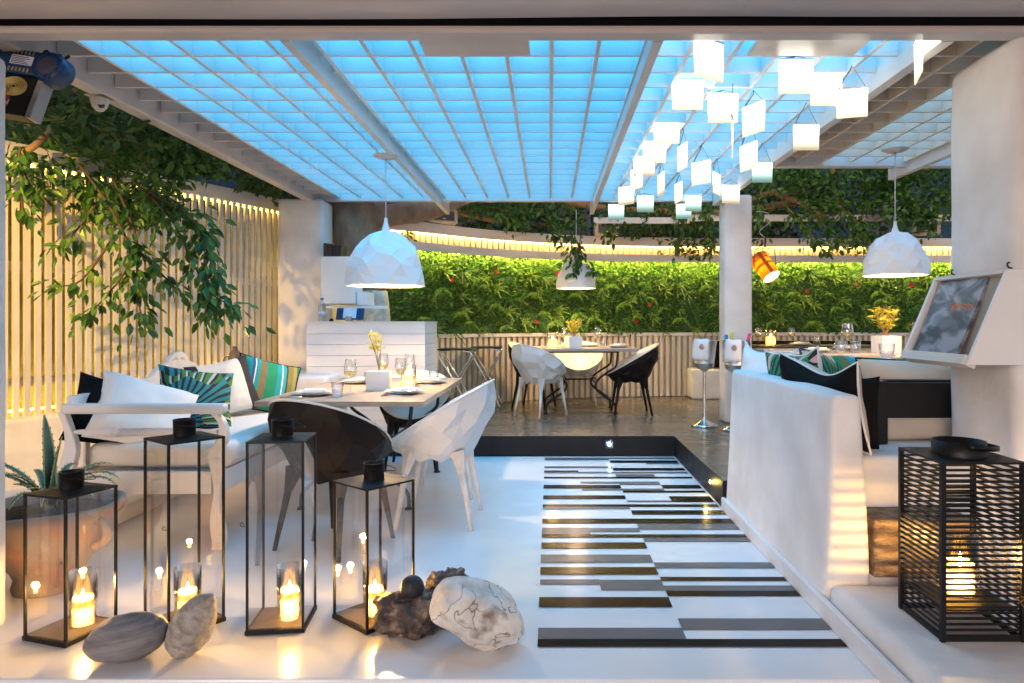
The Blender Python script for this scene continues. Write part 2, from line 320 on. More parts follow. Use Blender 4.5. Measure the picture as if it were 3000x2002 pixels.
def dup(root,label=None,loc=None,rz=None,rot=None,s=None,group=None):
    r=root.copy(); C.objects.link(r)
    if loc is not None: r.location=loc
    if rz is not None: r.rotation_euler=(0,0,rz)
    if rot is not None: r.rotation_euler=rot
    if s is not None: r.scale=(s,s,s)
    if label: r['label']=label
    if group: r['group']=group
    def rec(a,b):
        for ch in list(a.children):
            if ch==b: continue
            c=ch.copy(); C.objects.link(c); c.parent=b; rec(ch,c)
    rec(root,r); return r
def lamp(name,kind,loc,energy,col,parent=None,size=.02,rot=None,spot=None,blend=.5):
    l=bpy.data.lights.new(name,kind); l.energy=energy; l.color=col
    if kind in('POINT','SPOT'): l.shadow_soft_size=size
    if kind=='SPOT': l.spot_size=R(spot); l.spot_blend=blend
    o=bpy.data.objects.new(name,l); C.objects.link(o); o.location=loc
    if rot: o.rotation_euler=rot
    if parent: o.parent=parent
    return o
def struct(name,mb,m,**k):
    o=mb.build(name,m,**k); o['kind']='structure'; return o
def single(name,mb,m,label,cat,group=None,**k):
    return tag(mb.build(name,m,**k),label,cat,group)
def at(x,y,d): # point of the place seen d metres into it
    return Vector(((x-1611)*d/2000,d,EYE-(y-946)*d/2000))
def sm(o):
    for p in o.data.polygons: p.use_smooth=True
    return o
def rough(o,amp,scale,levels=0,seed=0):
    for v in o.data.vertices:
        n=mnoise.noise_vector(v.co*scale+Vector((seed,seed*.7,0))); v.co+=n*amp
    return o
def griddedbox(x0,x1,y0,y1,z0,z1,step,name,m,parent=None,amp=.006,sc=2.2,rad=.03,seed=1,taper=None):
    bm=bmesh.new(); bmesh.ops.create_cube(bm,size=1)
    for v in bm.verts: v.co=Vector((x0+(v.co.x+.5)*(x1-x0),y0+(v.co.y+.5)*(y1-y0),z0+(v.co.z+.5)*(z1-z0)))
    if taper: 
        for v in bm.verts: taper(v)
    bmesh.ops.bevel(bm,geom=list(bm.edges),offset=rad,segments=3,profile=.5,affect='EDGES')
    for k in range(7):
        es=[e for e in bm.edges if e.calc_length()>step]
        if not es: break
        bmesh.ops.subdivide_edges(bm,edges=es,cuts=1,use_grid_fill=True)
    bmesh.ops.triangulate(bm,faces=[f for f in bm.faces if len(f.verts)>4])
    for v in bm.verts: v.co+=mnoise.noise_vector(v.co*sc+Vector((seed,0,0)))*amp
    me=bpy.data.meshes.new(name); bm.to_mesh(me); bm.free(); me.materials.append(M[m])
    for p in me.polygons: p.use_smooth=True
    o=bpy.data.objects.new(name,me); C.objects.link(o)
    if parent: o.parent=parent
    return o
def textobj(name,s,size,m,parent,loc,rot,ext=.0005):
    cu=bpy.data.curves.new(name,'FONT'); cu.body=s; cu.size=size; cu.extrude=ext; cu.align_x='CENTER'; cu.align_y='CENTER'
    t=bpy.data.objects.new(name,cu); C.objects.link(t)
    bpy.context.view_layer.update()
    me=bpy.data.meshes.new_from_object(t); bpy.data.objects.remove(t)
    me.materials.clear(); me.materials.append(M[m]); o=bpy.data.objects.new(name,me); C.objects.link(o); o.parent=parent; o.location=loc; o.rotation_euler=rot
    return o

# ================================================================ SETTING
F=MB(); F.box(-60,60,-30,90,-.32,-.13); struct('ground',F,'ground')
F=MB(); F.box(-4.3,1.17,2.352,6.285,-.12,0); F.box(-4.3,-3.5,6.285,9,-.12,0); struct('floor',F,'floor',bevel=.008)
F=MB(); F.prism([(-3.6,6.28),(1.14,6.28),(1.14,4.50),(1.37,4.50),(1.37,3.3),(9,3.3),(9,10.4),(-3.6,10.4)],.004,.19)
pl=struct('dining_platform',F,['concrete','riser'],bevel=.006)
for p in pl.data.polygons:
    if abs(p.normal.z)<.5: p.material_index=1
# painted stripes, read as real positions on the floor
S=[(1342.2,1349.4,0,2,1),(1342.2,1345.8,2,4,1),(1350.6,1357,2,4,0),(1357.8,1360.9,3,4,1),(1367.7,1372.6,0,2,1),(1372.6,1379.7,2,4,0),(1380,1383.8,0,1,0),(1383.8,1387.9,0,4,1),
(1390.7,1398.6,2,3,1),(1398.6,1403,0,4,0),(1412.7,1417.8,1,2,1),(1412.7,1422.1,2,3,1),(1422.6,1432.3,0,2,0),(1422.6,1432.6,3,4,0),(1433.1,1438.2,1,3,1),(1439.2,1444.6,2,4,0),
(1453.3,1463.5,0,2,0),(1455.8,1472.2,3,4,0),(1468.1,1472.2,2,3,1),(1479.5,1486.5,0,4,0),(1486.5,1493,0,2,1),(1497,1509,2,4,0),(1521.5,1535,0,4,0),(1536.3,1552.9,2,4,1),
(1548,1567.5,0,1,1),(1549,1560,1,2,1),(1567.5,1576.5,0,4,0),(1578.8,1588.6,2,4,1),(1591.3,1609,0,2,0),(1627,1650,0,2,1),(1650,1666.3,2,4,1),(1663.8,1685.5,0,2,0),
(1692.7,1703.9,2,4,0),(1700,1714,0,1,1),(1701,1731,1,2,1),(1718,1733.4,2,4,1),(1733.4,1748.6,2,4,0),(1752,1781,0,2,0),(1814.7,1846.9,2,4,1),(1842.3,1874.5,0,2,1),(1875,1898,0,4,0)]
XS=[-.047,.235,.53,.84,1.128]
F=MB()
for y0,y1,a,b,c in S:
    Ya,Yb=2460/(y1-946),2460/(y0-946); F.m=c
    F.add([(XS[a],Ya,.004),(XS[b],Ya,.004),(XS[b],Yb,.004),(XS[a],Yb,.004)],[(0,1,2,3)])
struct('floor_stripes',F,['blackstripe','greystripe'])

# left kerb and low wall
t=thing('garden_wall','low white plastered wall and kerb running under the slatted fence','wall')
def fy(Y): return -2.91-.452*(7.4-Y)
def fencebox(mb,d0,d1,z0,z1,Y0=3.6,Y1=7.35):
    mb.prism([(fy(Y0)+d1,Y0),(fy(Y0)+d0,Y0),(fy(Y1)+d0,Y1),(fy(Y1)+d1,Y1)],z0,z1)
a=MB(); fencebox(a,-.12,.13,0,.526,3.7,7.1); o=a.build('wall_body','plaster',t,bevel=.025,seg=3)
a=MB(); a.prism([(-3.9,3.9),(-2.62,3.9),(-2.62,6.26),(-3.1,6.26)],0.001,.10); a.build('kerb','plaster',t,bevel=.015,seg=3)
t=thing('plaster_ledge','white plastered ledge between the left pier and the reception counter','wall')
griddedbox(-2.95,-2.0,6.10,7.05,.0,.75,.12,'ledge_body','plaster',t,seed=5)

# slatted fence
t=thing('slatted_fence','tall fence of white vertical slats glowing yellow behind the bench','fence')
a=MB(); Ls=math.hypot(3.9,3.9*.452); n=int(Ls/.073)
for i in range(n):
    Y=3.5+3.88*i/(n-1); X=fy(Y); ang=math.atan2(1,.452)
    mt=Matrix.Translation((X,Y,0))@Matrix.Rotation(ang+random.uniform(-.04,.04),4,'Z')
    top=2.43
    a.box(-.0195,.0195,-.013,.013,.50,top,mt)
a.build('slat_panel','wood',t)
a=MB(); fencebox(a,-.04,.05,2.43,2.56,3.5,7.42); a.build('cap_rail','woodh',t,bevel=.006)
a=MB()
for z in (1.62,.75): fencebox(a,-.075,-.03,z,z+.07,3.5,7.42)
a.build('back_rail','woodh',t)
a=MB(); fencebox(a,-.038,-.026,2.415,2.428,3.5,7.40); a.build('led_strip','ledy',t)
a=MB(); fencebox(a,-.30,-.28,.54,.553,3.5,7.40); a.build('led_strip','ledy',t)
a=MB(); fencebox(a,-.62,-.48,0,2.35,3.0,8.6); single('rubble_wall',a,'stonewall','limewashed rubble stone wall lit yellow behind the fence slats','wall')

# piers and pillars
griddedbox(-2.83,-2.36,7.08,7.44,0,2.52,.16,'plaster_pier','plaster',amp=.006,rad=.035,seed=3)
tag(bpy.data.objects['plaster_pier'],'white plastered pier at the end of the slatted fence, beside the counter','pier')
griddedbox(-2.75,-2.188,2.50,2.77,-.0,2.30,.16,'plaster_pillar','plaster',rad=.04,seed=4)
tag(bpy.data.objects['plaster_pillar'],'white pillar at the far left edge, in front of the terracotta pot','pillar')
griddedbox(1.815,2.10,7.07,7.34,.19,2.56,.16,'square_column','plaster',rad=.03,amp=.003,seed=9)
tag(bpy.data.objects['square_column'],'slim white square column behind the wine cooler stands','column')
griddedbox(2.03,2.75,2.97,3.49,.13,2.50,.14,'thick_column','plaster',rad=.05,amp=.008,seed=12)
tag(bpy.data.objects['thick_column'],'thick white plastered column at the right, carrying the menu box','column')

# right partition wall, masonry bench and ledge
t=thing('partition_wall','white plastered partition with sloping sides beside the striped floor','wall')
def tp(v):
    if v.co.z>.5: v.co.x += (.045 if v.co.x<1.25 else -.045)
griddedbox(1.15,1.36,2.87,4.49,0,.928,.08,'wall_body','plaster',t,rad=.028,seed=20,amp=.008,taper=tp)
a=MB(); a.box(1.128,1.155,1.7,4.50,0.001,.082); a.build('baseboard','white',t,bevel=.006)
t=thing('masonry_bench','white built-in masonry bench right of the partition wall with a stone niche','bench')
def tb(v):
    if v.co.z>.4 and v.co.y<3.5: v.co.y+=.33
griddedbox(1.30,3.4,2.885,4.1,.1,.600,.10,'bench_block','plaster',t,rad=.03,seed=31,taper=tb)
a=MB(); a.box(1.365,1.80,2.872,3.15,.155,.40); o=a.build('niche_stone','niche',t,bevel=.01)
griddedbox(1.30,1.75,4.11,4.45,.19,.60,.12,'bench_block','plaster',t,rad=.03,seed=33)
griddedbox(1.165,3.6,1.7,2.875,-.12,.142,.07,'low_ledge','plaster',rad=.045,seed=40,amp=.007)
tag(bpy.data.objects['low_ledge'],'low white plastered ledge under the black slatted lantern','ledge')
t=thing('built_in_seat','cream masonry seat with black cushion against the back wall, behind the steel cooler','bench',(0,0,0))
griddedbox(1.92,4.6,9.25,9.6,.19,.60,.2,'seat_block','plaster',t,rad=.03,seed=50)
a=MB(); a.box(2.1,4.5,9.36,9.52,.61,.98); a.build('back_cushion','cushblack',t,bevel=.04,seg=3)

# front beam
t=thing('front_beam','long horizontal beam with dark shadow gap across the top of the view','beam')
a=MB(); a.box(-3.2,3.6,2.935,3.03,2.478,2.511); a.build('lower_beam','beam',t,bevel=.012,seg=3)
bm=MB(); n=60; vs=[];fs=[]
for i in range(n+1):
    x=-3.4+7*i/n; z=2.522+.004*math.sin(x*2.1)+.006*math.sin(x*.9+1)+(.012 if x>1.2 else 0)*min(1,(x-1.2))
    vs+=[(x,2.72,2.95),(x,2.72,z+.03),(x,2.78,z+.005),(x,2.90,z),(x,2.92,z+.02),(x,2.92,2.95)]
for i in range(n):
    for j in range(5): k=i*6+j; fs.append((k,k+6,k+7,k+1))
bm.smooth=True; bm.add(vs,fs); bm.build('fascia','beam',t)
a=MB(); a.box(-3.3,3.7,2.99,3.015,2.5115,2.9); a.build('gap_shade_board','dark',t)  # dark board, its colour stands in for the shade inside the gap
t=thing('added_sky_blocker','unseen white slab added above the camera to hold back sky light','roof')
a=MB(); a.box(-5,5,-2.2,2.715,2.72,2.85); a.build('slab','plaster',t)  # unseen slab, added and sized to cut sky light from the front

# pergola
t=thing('pergola','white pergola with square timber lattice under blue roof sheets','pergola')
ZC=2.56; SP=.2255
M['lamplitlattice']=mat('lamplit tan lattice',(.74,.60,.46),.5,bump=.15,bscale=20,var=.1,vscale=4)  # warm lamplight on the right bay is put into this colour
def lattice(x0,x1,y0,y1,ks,name,lm='lattice'):
    a=MB()
    for k in ks:
        x=.01+SP*k; j=random.uniform(-.002,.002); a.box(x-.0095+j,x+.0095+j,y0,y1,ZC+random.uniform(0,.0015),ZC+.142)
    j=-1
    while True:
        y=3.416+.228*j
        if y>y1: break
        if y>y0: a.box(x0,x1,y-.009,y+.009,ZC+.003+random.uniform(0,.002),ZC+.139)
        j+=1
    return a.build(name,lm,t)
lattice(-2.46,1.74,3.035,7.27,range(-10,8),'lattice')
lattice(1.80,4.4,3.035,5.66,[k for k in range(8,20)],'lattice','lamplitlattice')
for x0,x1,ye in ((-1.198,-1.156,7.87),(.458,.505,7.87)):
    a=MB(); a.box(x0,x1,3.032,ye,2.478,2.63); a.build('long_beam','lattice',t,bevel=.004)
a=MB(); a.box(1.738,1.80,3.032,7.3,2.478,2.64); a.build('long_beam','lattice',t,bevel=.004)
a=MB(); a.box(2.965,3.02,3.032,5.99,2.478,2.63); a.build('long_beam','lattice',t,bevel=.004)
a=MB(); a.box(-2.56,-2.468,3.032,7.38,2.50,2.66); a.build('edge_beam','beam',t,bevel=.008)
a=MB(); a.box(-2.47,1.735,7.285,7.36,2.528,2.69); a.build('back_beam','lattice',t,bevel=.005)
a=MB(); a.box(1.803,4.5,5.67,5.75,2.528,2.69); a.build('back_beam','lattice',t,bevel=.005)
a=MB(); a.box(-2.24,1.74,3.03,7.30,2.722,2.728); a.build('roof_sheet','blue_panel',t)
a=MB(); a.box(2.26,4.5,3.03,5.70,2.722,2.728); a.build('roof_sheet','pale_panel',t)
a=MB(); a.box(-2.55,-2.243,3.0,7.35,2.722,2.742); a.box(1.742,2.257,3.0,5.72,2.722,2.742); a.build('roof_board','woodh',t)
for nm,x0,x1,lab in(('h',-.61,-.096,'flat taupe ceiling heater panel left of the hanging lights'),('h',.965,1.485,'flat taupe ceiling heater panel above the hanging lights')):
    a=MB(); a.box(x0,x1,3.035,3.34,2.535,2.556); single('ceiling_heater',a,'beam',lab,'heater','ceiling heater panels',bevel=.004)

# ------------------------------------------------ curved back wall
ctrl=[(-3.0,7.92),(-2.5,7.88),(-2.1,7.87),(-1.75,7.97),(-1.42,8.26),(-.93,8.72),(-.35,9.08),(.2,9.32),(.9,9.54),(1.6,9.63),(2.35,9.67),(3.4,9.69),(4.5,9.70),(6.2,9.70)]
def crom(P,n=12):
    out=[]
    for i in range(len(P)-1):
        p0=Vector(P[max(i-1,0)]);p1=Vector(P[i]);p2=Vector(P[i+1]);p3=Vector(P[min(i+2,len(P)-1)])
        for j in range(n):
            u=j/n; out.append(.5*((2*p1)+(-p0+p2)*u+(2*p0-5*p1+4*p2-p3)*u*u+(-p0+3*p1-3*p2+p3)*u**3))
    out.append(Vector(P[-1])); return out
cv=crom(ctrl); cum=[0]
for i in range(1,len(cv)): cum.append(cum[-1]+(cv[i]-cv[i-1]).length)
LT=cum[-1]
def cw(s):
    s=max(0,min(LT-1e-6,s)); i=0
    import bisect
    i=bisect.bisect_right(cum,s)-1; i=min(i,len(cv)-2); u=(s-cum[i])/(cum[i+1]-cum[i]); p=cv[i].lerp(cv[i+1],u); tt=(cv[i+1]-cv[i]).normalized()
    nn=Vector((tt.y,-tt.x)); return p,tt,nn
def sweep(mb,o0,o1,z0,z1,s0=0,s1=None,n=90):
    s1=LT if s1 is None else s1; vs=[];fs=[]
    for i in range(n+1):
        p,tt,nn=cw(s0+(s1-s0)*i/n)
        a=p+nn*o0; b=p+nn*o1
        vs+=[(a.x,a.y,z0),(b.x,b.y,z0),(b.x,b.y,z1),(a.x,a.y,z1)]
    for i in range(n):
        for j in range(4): k=i*4; fs.append((k+j,k+(j+1)%4,k+4+(j+1)%4,k+4+j))
    fs+=[(0,3,2,1),(n*4,n*4+1,n*4+2,n*4+3)]
    return mb.add(vs,fs)
t=thing('curved_wall','curved back wall of cream slats with glowing light coves above and below its rails','wall')
sweep(MB(),-.10,.06,2.315,2.425).build('top_rail','woodh',t,bevel=.006)
sweep(MB(),-.04,.14,2.095,2.175).build('middle_rail','woodh',t,bevel=.006)
sweep(MB(),-.04,.05,1.045,1.092).build('lower_rail','woodh',t,bevel=.004)
sweep(MB(),-.12,-.06,.19,2.09).build('backing','plaster',t)
sweep(MB(),-.12,-.07,2.09,2.33,s0=2.9).build('backing','plaster',t)
def slats(z0,z1,sp,o,wd,dp,nm,s0=.1):
    a=MB(); s=s0
    while s<LT:
        p,tt,nn=cw(s); q=p+nn*o; mt=Matrix.Translation((q.x,q.y,0))@Matrix.Rotation(math.atan2(tt.y,tt.x)+random.uniform(-.05,.05),4,'Z')
        a.box(-wd/2,wd/2,-dp/2,dp/2,z0,z1,mt); s+=sp
    a.build(nm,'creamwood',t)
slats(2.176,2.314,.083,-.035,.06,.02,'upper_slats')
slats(.20,1.045,.083,-.005,.045,.045,'lower_slats')
sweep(MB(),-.01,.003,2.303,2.313).build('led_strip','led',t); sweep(MB(),.05,.0595,2.298,2.3148).build('rail_lip','woodh',t)
sweep(MB(),.105,.118,2.083,2.093).build('led_strip','ledw',t); sweep(MB(),.13,.139,2.076,2.0948).build('rail_lip','woodh',t)
lv=[]
# plant wall
t2=thing('plant_wall','dense green plant wall of small leaves between the two pale rails','plant wall')
def leafquads(mb,p,d,nrm,L,W,fold=.25):
    d=d.normalized(); s=d.cross(nrm)
    if s.length<1e-4: s=d.orthogonal()
    s.normalize(); n=s.cross(d)
    c=p+d*(L*.5)-n*(fold*W)
    mb.add([p,p+d*(L*.35)+s*W*.5,p+d*L*.7+s*W*.38-n*.06*L,p+d*L-n*.18*L,p+d*L*.7-s*W*.38-n*.06*L,p+d*(L*.35)-s*W*.5,c],[(0,1,6),(1,2,6),(2,3,6),(3,4,6),(4,5,6),(5,0,6)])
def leafsimple(mb,p,d,nrm,L,W):
    d=d.normalized(); s=d.cross(nrm)
    if s.length<1e-4: s=d.orthogonal()
    s.normalize(); n=s.cross(d)
    mb.add([p,p+d*L*.5+s*W*.5,p+d*L-n*.1*L,p+d*L*.5-s*W*.5],[(0,1,3),(1,2,3)])
rv=lambda: Vector((random.gauss(0,1),random.gauss(0,1),random.gauss(0,1)))
rg=random.Random(3)
a=MB(); a2=MB(); S0=1.1
for i in range(21000):
    s=rg.uniform(S0,LT); z=rg.uniform(1.08,2.10); p,tt,nn=cw(s)
    clump=mnoise.noise(Vector((s*3.2,z*3.2,0)))
    o=rg.uniform(-.02,.035)+.09*clump
    n3=Vector((nn.x,nn.y,.5)); q=Vector((p.x+nn.x*o,p.y+nn.y*o,z))
    d=Vector((rg.gauss(0,1),rg.gauss(0,.5),rg.gauss(-.1,.9)))+n3*.5
    leafsimple(a if rg.random()<.72 else a2,q,d,n3+Vector((rg.gauss(0,.5),rg.gauss(0,.5),rg.gauss(0,.5))),rg.uniform(.035,.062),rg.uniform(.02,.036))
a.v+=[]
sweep(MB(),-.06,-.03,1.07,2.09,s0=S0).build('backing','leafd',t2)
o=a.build('small_leaves','hedge',t2); o['kind']='stuff'
o=a2.build('dark_leaves','leafd',t2); o['kind']='stuff'
# accent plants on the plant wall: ferns, spiky tufts, red flowers
def fernmesh():
    a=MB()
    for k in range(7):
        an=R(-80+160*k/6)+rg.uniform(-.15,.15); L=rg.uniform(.16,.24); pts=[]
        for i in range(9):
            u=i/8; pts.append(Vector((math.sin(an)*L*u*.75,-.03-.11*math.sin(u*2.2),L*(math.cos(an)*.55+.15)*u-.16*u*u)))
        for i in range(1,9):
            d=(pts[i]-pts[i-1]).normalized()
            for sd in(-1,1): leafsimple(a,pts[i],d*.5+Vector((math.cos(an)*sd,0,-.25+.3*math.sin(an)*-sd)),Vector((0,-1,.3)),.048*(1.05-i/9),.014)
    return a
def spikemesh(n=22,L0=.2,W=.011):
    a=MB()
    for k in range(n):
        an=rg.uniform(0,2*PI); L=L0*rg.uniform(.6,1.1); s=.75
        d0=Vector((math.cos(an)*s,-rg.uniform(.35,.9),math.sin(an)*s+.25)).normalized(); p=Vector((0,0,0)); side=d0.cross(Vector((0,-1,.2))); side=side.normalized() if side.length>.01 else Vector((1,0,0))
        pr=[(p-side*W/2),(p+side*W/2)]
        for i in range(1,5):
            u=i/4; c=d0*L*u+Vector((0,0,-L*.35*u*u)); ww=W/2*(1.2-u)+.0006
            vs=pr+[c-side*ww,c+side*ww]; a.add(vs,[(0,1,3,2)]); pr=vs[2:]
    return a
def flowermesh():
    a=MB()
    for k in range(7):
        an=k*2*PI/7; leafsimple(a,Vector((0,0,0)),Vector((math.cos(an),-.5,math.sin(an))),Vector((0,-1,0)),.034,.026)
    for k in range(5):
        an=k*2*PI/5+.3; leafsimple(a,Vector((0,-.01,0)),Vector((math.cos(an),-1.2,math.sin(an))),Vector((0,-1,0)),.024,.02)
    return a
def onwall(s,z,o=.03):
    p,tt,nn=cw(s); return Vector((p.x+nn.x*o,p.y+nn.y*o,z)),math.atan2(tt.y,tt.x)
kinds=[('fern',fernmesh(),'fern','arching green fern tuft growing out of the plant wall','fern','ferns on the plant wall'),
       ('spiky_plant',spikemesh(30,.24,.009),'blade','thin bladed green tuft growing out of the plant wall','plant','thin bladed tufts on the plant wall'),
       ('rosette_plant',spikemesh(15,.13,.03),'rosette','broad bladed green rosette on the plant wall','plant','rosettes on the plant wall')]
for ki,(nm,mb,mm,lab,cat,grp) in enumerate(kinds):
    o0=single(nm,mb,mm,lab,cat,grp); first=True
    for s in range(52):
        ss=1.5+s*(LT-1.6)/52+rg.uniform(-.1,.1); z=(1.2,1.42,1.62,1.84)[(s*3+ki*2)%4]+rg.uniform(-.09,.1)
        q,an=onwall(ss+ki*.13,z); 
        o=o0 if first else o0.copy()
        if not first: C.objects.link(o)
        first=False; o.location=q; o.rotation_euler=(rg.uniform(-.2,.2),rg.uniform(-.5,.5),an); f=rg.uniform(.75,1.3); o.scale=(f,f,f)
fl=[(1305,822,'red flower near the left end of the plant wall'),(1440,797,'pink red flower below the top rail, left half of the plant wall'),(1623,800,'small red flower just left of the middle pendant'),(1561,943,'red flower low on the plant wall above the round-cornered table'),(1863,942,'red flower low on the plant wall right of the planter'),(1900,892,'red flower at mid height left of the slim column'),(2362,855,'red flower right of the yellow spot lamp'),(2508,833,'small red flower left of the right pendant'),(2667,835,'large red flower beside the thick column')]
fm=flowermesh(); f0=None
for x,y,l in fl:
    d=9
    for it in range(8):
        X=(x-1611)*d/2000; best=min(range(0,1000),key=lambda i:abs(cw(LT*i/1000)[0].x-X)); p,tt,nn=cw(LT*best/1000); d=p.y-.09
    z=EYE-(y-946)*d/2000
    if f0 is None: f0=single('flower',fm,'red',l,'flower','red flowers on the plant wall'); o=f0
    else: o=f0.copy(); C.objects.link(o); o['label']=l
    o.location=(p.x+nn.x*.10,p.y+nn.y*.10,z); o.rotation_euler=(0,rg.uniform(0,1),math.atan2(tt.y,tt.x)); f=rg.uniform(.85,1.3); o.scale=(f,f,f)

# neighbour building + dark hedge backdrop
t=thing('neighbour_building','dusk blue neighbouring building glimpsed through the foliage','building')
a=MB(); a.box(-14,14,13.4,14,-.1,6.2); a.build('facade','bldg',t)
a=MB()
for i in range(12): a=MB(); a.box(-12+2*i,-11.2+2*i,13.33,13.40,2.6,3.6); a.build('window','labelink',t)
a=MB(); a.box(-13.5,-4.6,11,12,-.1,4.6); a.build('side_block','bldg',t)
a=MB(); a.box(-8.2,-7.7,-3,13.2,-.1,5.2); single('boundary_wall',a,'bldg','dark boundary wall beyond the left foliage','wall')
a=MB(); a.box(1.75,5.5,8.55,8.60,2.505,2.585); a.box(.55,1.75,8.55,8.60,2.475,2.55); single('crossbar',a,'woodh','horizontal white bar crossing in front of the hanging leaves at the right','beam',bevel=.004)

# trees
def leafmass(mb,n,vol,L=.085,W=.042,rnd=rg,droop=.4,simple=False):
    for i in range(n):
        p=vol(); d=Vector((rnd.gauss(0,1),rnd.gauss(0,1),rnd.gauss(-droop,.8)))
        f=leafsimple if simple else leafquads; k=rnd.uniform(.7,1.15)
        f(mb,p,d,Vector((rnd.gauss(0,.6),rnd.gauss(-.3,.6),1)),L*k,W*k)
def clumpvol(clumps,rnd=rg):
    def f():
        c,r=rnd.choice(clumps); 
        while True:
            v=Vector((rnd.uniform(-1,1),rnd.uniform(-1,1),rnd.uniform(-1,1)))
            if v.length<1: return Vector(c)+Vector((v.x*r[0],v.y*r[1],v.z*r[2]))
    return f
def branch(mt_tube,mb,pts,r0,n,spread,L=.085,W=.042,rnd=rg):
    pp=crom3(pts)
    mt_tube.tube(pp,[r0*(1-.75*i/(len(pp)-1)) for i in range(len(pp))],6)
    for i in range(n):
        u=rnd.random()**.75; k=u*(len(pp)-1.001); i0=int(k); p=pp[i0].lerp(pp[i0+1],k-i0); tt=(pp[i0+1]-pp[i0]).normalized()
        off=Vector((rnd.gauss(0,1),rnd.gauss(0,1),rnd.gauss(-.2,.8)))*spread*(.5+.6*math.sin(k*2.7+n))
        d=tt*.6+off.normalized()*.8+Vector((0,0,-.35)); kk=rnd.uniform(.7,1.15)
        leafquads(mb,p+off*.8,d,Vector((rnd.gauss(0,.5),-.5+rnd.gauss(0,.5),1)),L*kk,W*kk)
def crom3(P,n=5):
    out=[];P=[Vector(p) for p in P]
    for i in range(len(P)-1):
        p0=P[max(i-1,0)];p1=P[i];p2=P[i+1];p3=P[min(i+2,len(P)-1)]
        for j in range(n):
            u=j/n; out.append(.5*((2*p1)+(-p0+p2)*u+(2*p0-5*p1+4*p2-p3)*u*u+(-p0+3*p1-3*p2+p3)*u**3))
    out.append(P[-1]); return out
# big ficus behind the counter
t=thing('ficus_tree','large old tree trunk with a limewashed base rising behind the reception counter','tree')
tr=crom3([(-1.99,7.60,1.55),(-2.06,7.61,1.75),(-2.16,7.63,2.1),(-2.22,7.66,2.6),(-2.35,7.7,3.3),(-2.45,7.8,4)])
a=MB(); a.tube(tr,[.17,.17,.17,.175,.18,.185,.19,.20,.21,.225,.24,.26,.27,.26,.25,.24,.23,.22,.22,.21,.2,.2,.2,.2,.2,.2][:len(tr)],18); o=a.build('trunk','bark',t); rough(o,.02,6)
a=MB(); a.tube(crom3([(-1.95,7.58,.19),(-1.95,7.58,.8),(-1.96,7.59,1.2),(-1.99,7.60,1.57)]),[.20]*4+[.18]*12,18); o=a.build('painted_base','barkwhite',t); rough(o,.012,8)
a=MB(); a.tube(crom3([(-2.2,7.66,2.30),(-1.85,7.75,2.44),(-1.35,7.95,2.56),(-.7,8.3,2.9)]),[.17,.16,.15,.145,.14,.135,.13,.125,.12,.115,.11,.1,.09,.08,.07,.06],14); a.tube(crom3([(-2.2,7.7,2.5),(-2.5,7.7,2.8),(-2.9,7.5,3.0),(-3.4,6.9,3.3)]),.10,12); o=a.build('limb','bark',t); rough(o,.015,7)
a=MB(); 
for pts in ([(-.7,8.3,2.85),(0,8.7,2.8),(.7,9.0,2.75),(1.5,9.0,2.7)],[(-1.2,8.4,2.6),(-.4,9.2,2.55),(.3,9.7,2.62)],[(1.5,9,2.7),(2.2,8.8,2.65),(3.2,8.9,2.8)]): a.tube(crom3(pts),.04,8)
a.build('limb','branch',t)
cl=[]
for i in range(70):
    x=rg.uniform(-1.6,5.6); cl.append(((x,9.9+rg.uniform(-.5,.7),rg.uniform(2.35,3.7)),(.42,.35,.34)))
mb=MB(); leafmass(mb,13000,clumpvol(cl),.10,.05,simple=True)
cl=[((rg.uniform(-1.4,1.9),rg.uniform(8.6,9.4),rg.uniform(2.5,2.85)),(.28,.25,.14)) for i in range(16)]
leafmass(mb,1500,clumpvol(cl))
mb.build('crown','leafd',t)
tw=MB(); mb=MB()
for pts,n,sp in (([at(1200,560,8.2),at(1195,640,8.1),at(1192,700,8.0)],45,.05),([at(1640,540,8.6),at(1670,640,8.5),at(1680,720,8.4),at(1690,790,8.2)],190,.13),([at(1600,580,8.5),at(1610,640,8.5),at(1630,700,8.4)],100,.12),
    ([at(1720,600,8.3),at(1700,700,8.2),at(1690,780,8.1),at(1668,810,8.1)],70,.07),([at(1700,740,8.1),at(1730,790,8.1),at(1738,800,8.05)],25,.05),([at(1790,600,8.6),at(1790,650,8.6),at(1780,690,8.6)],70,.09),
    ([at(2000,600,8.4),at(1985,670,8.4),at(1985,730,8.3)],60,.07),([at(2070,600,8.4),at(2080,670,8.4),at(2090,740,8.3)],90,.08),([at(1330,600,8.4),at(1420,610,8.5),at(1560,620,8.6)],160,.12),([at(1400,580,8.6),at(1500,640,8.6),at(1540,660,8.6)],130,.12),([at(1900,600,8.6),at(2010,620,8.6),at(2080,640,8.6)],110,.13)):
    branch(tw,mb,pts,.008,n,sp,.085,.045)
tw.build('twigs','twig',t); mb.build('hanging_leaves','leaf',t)
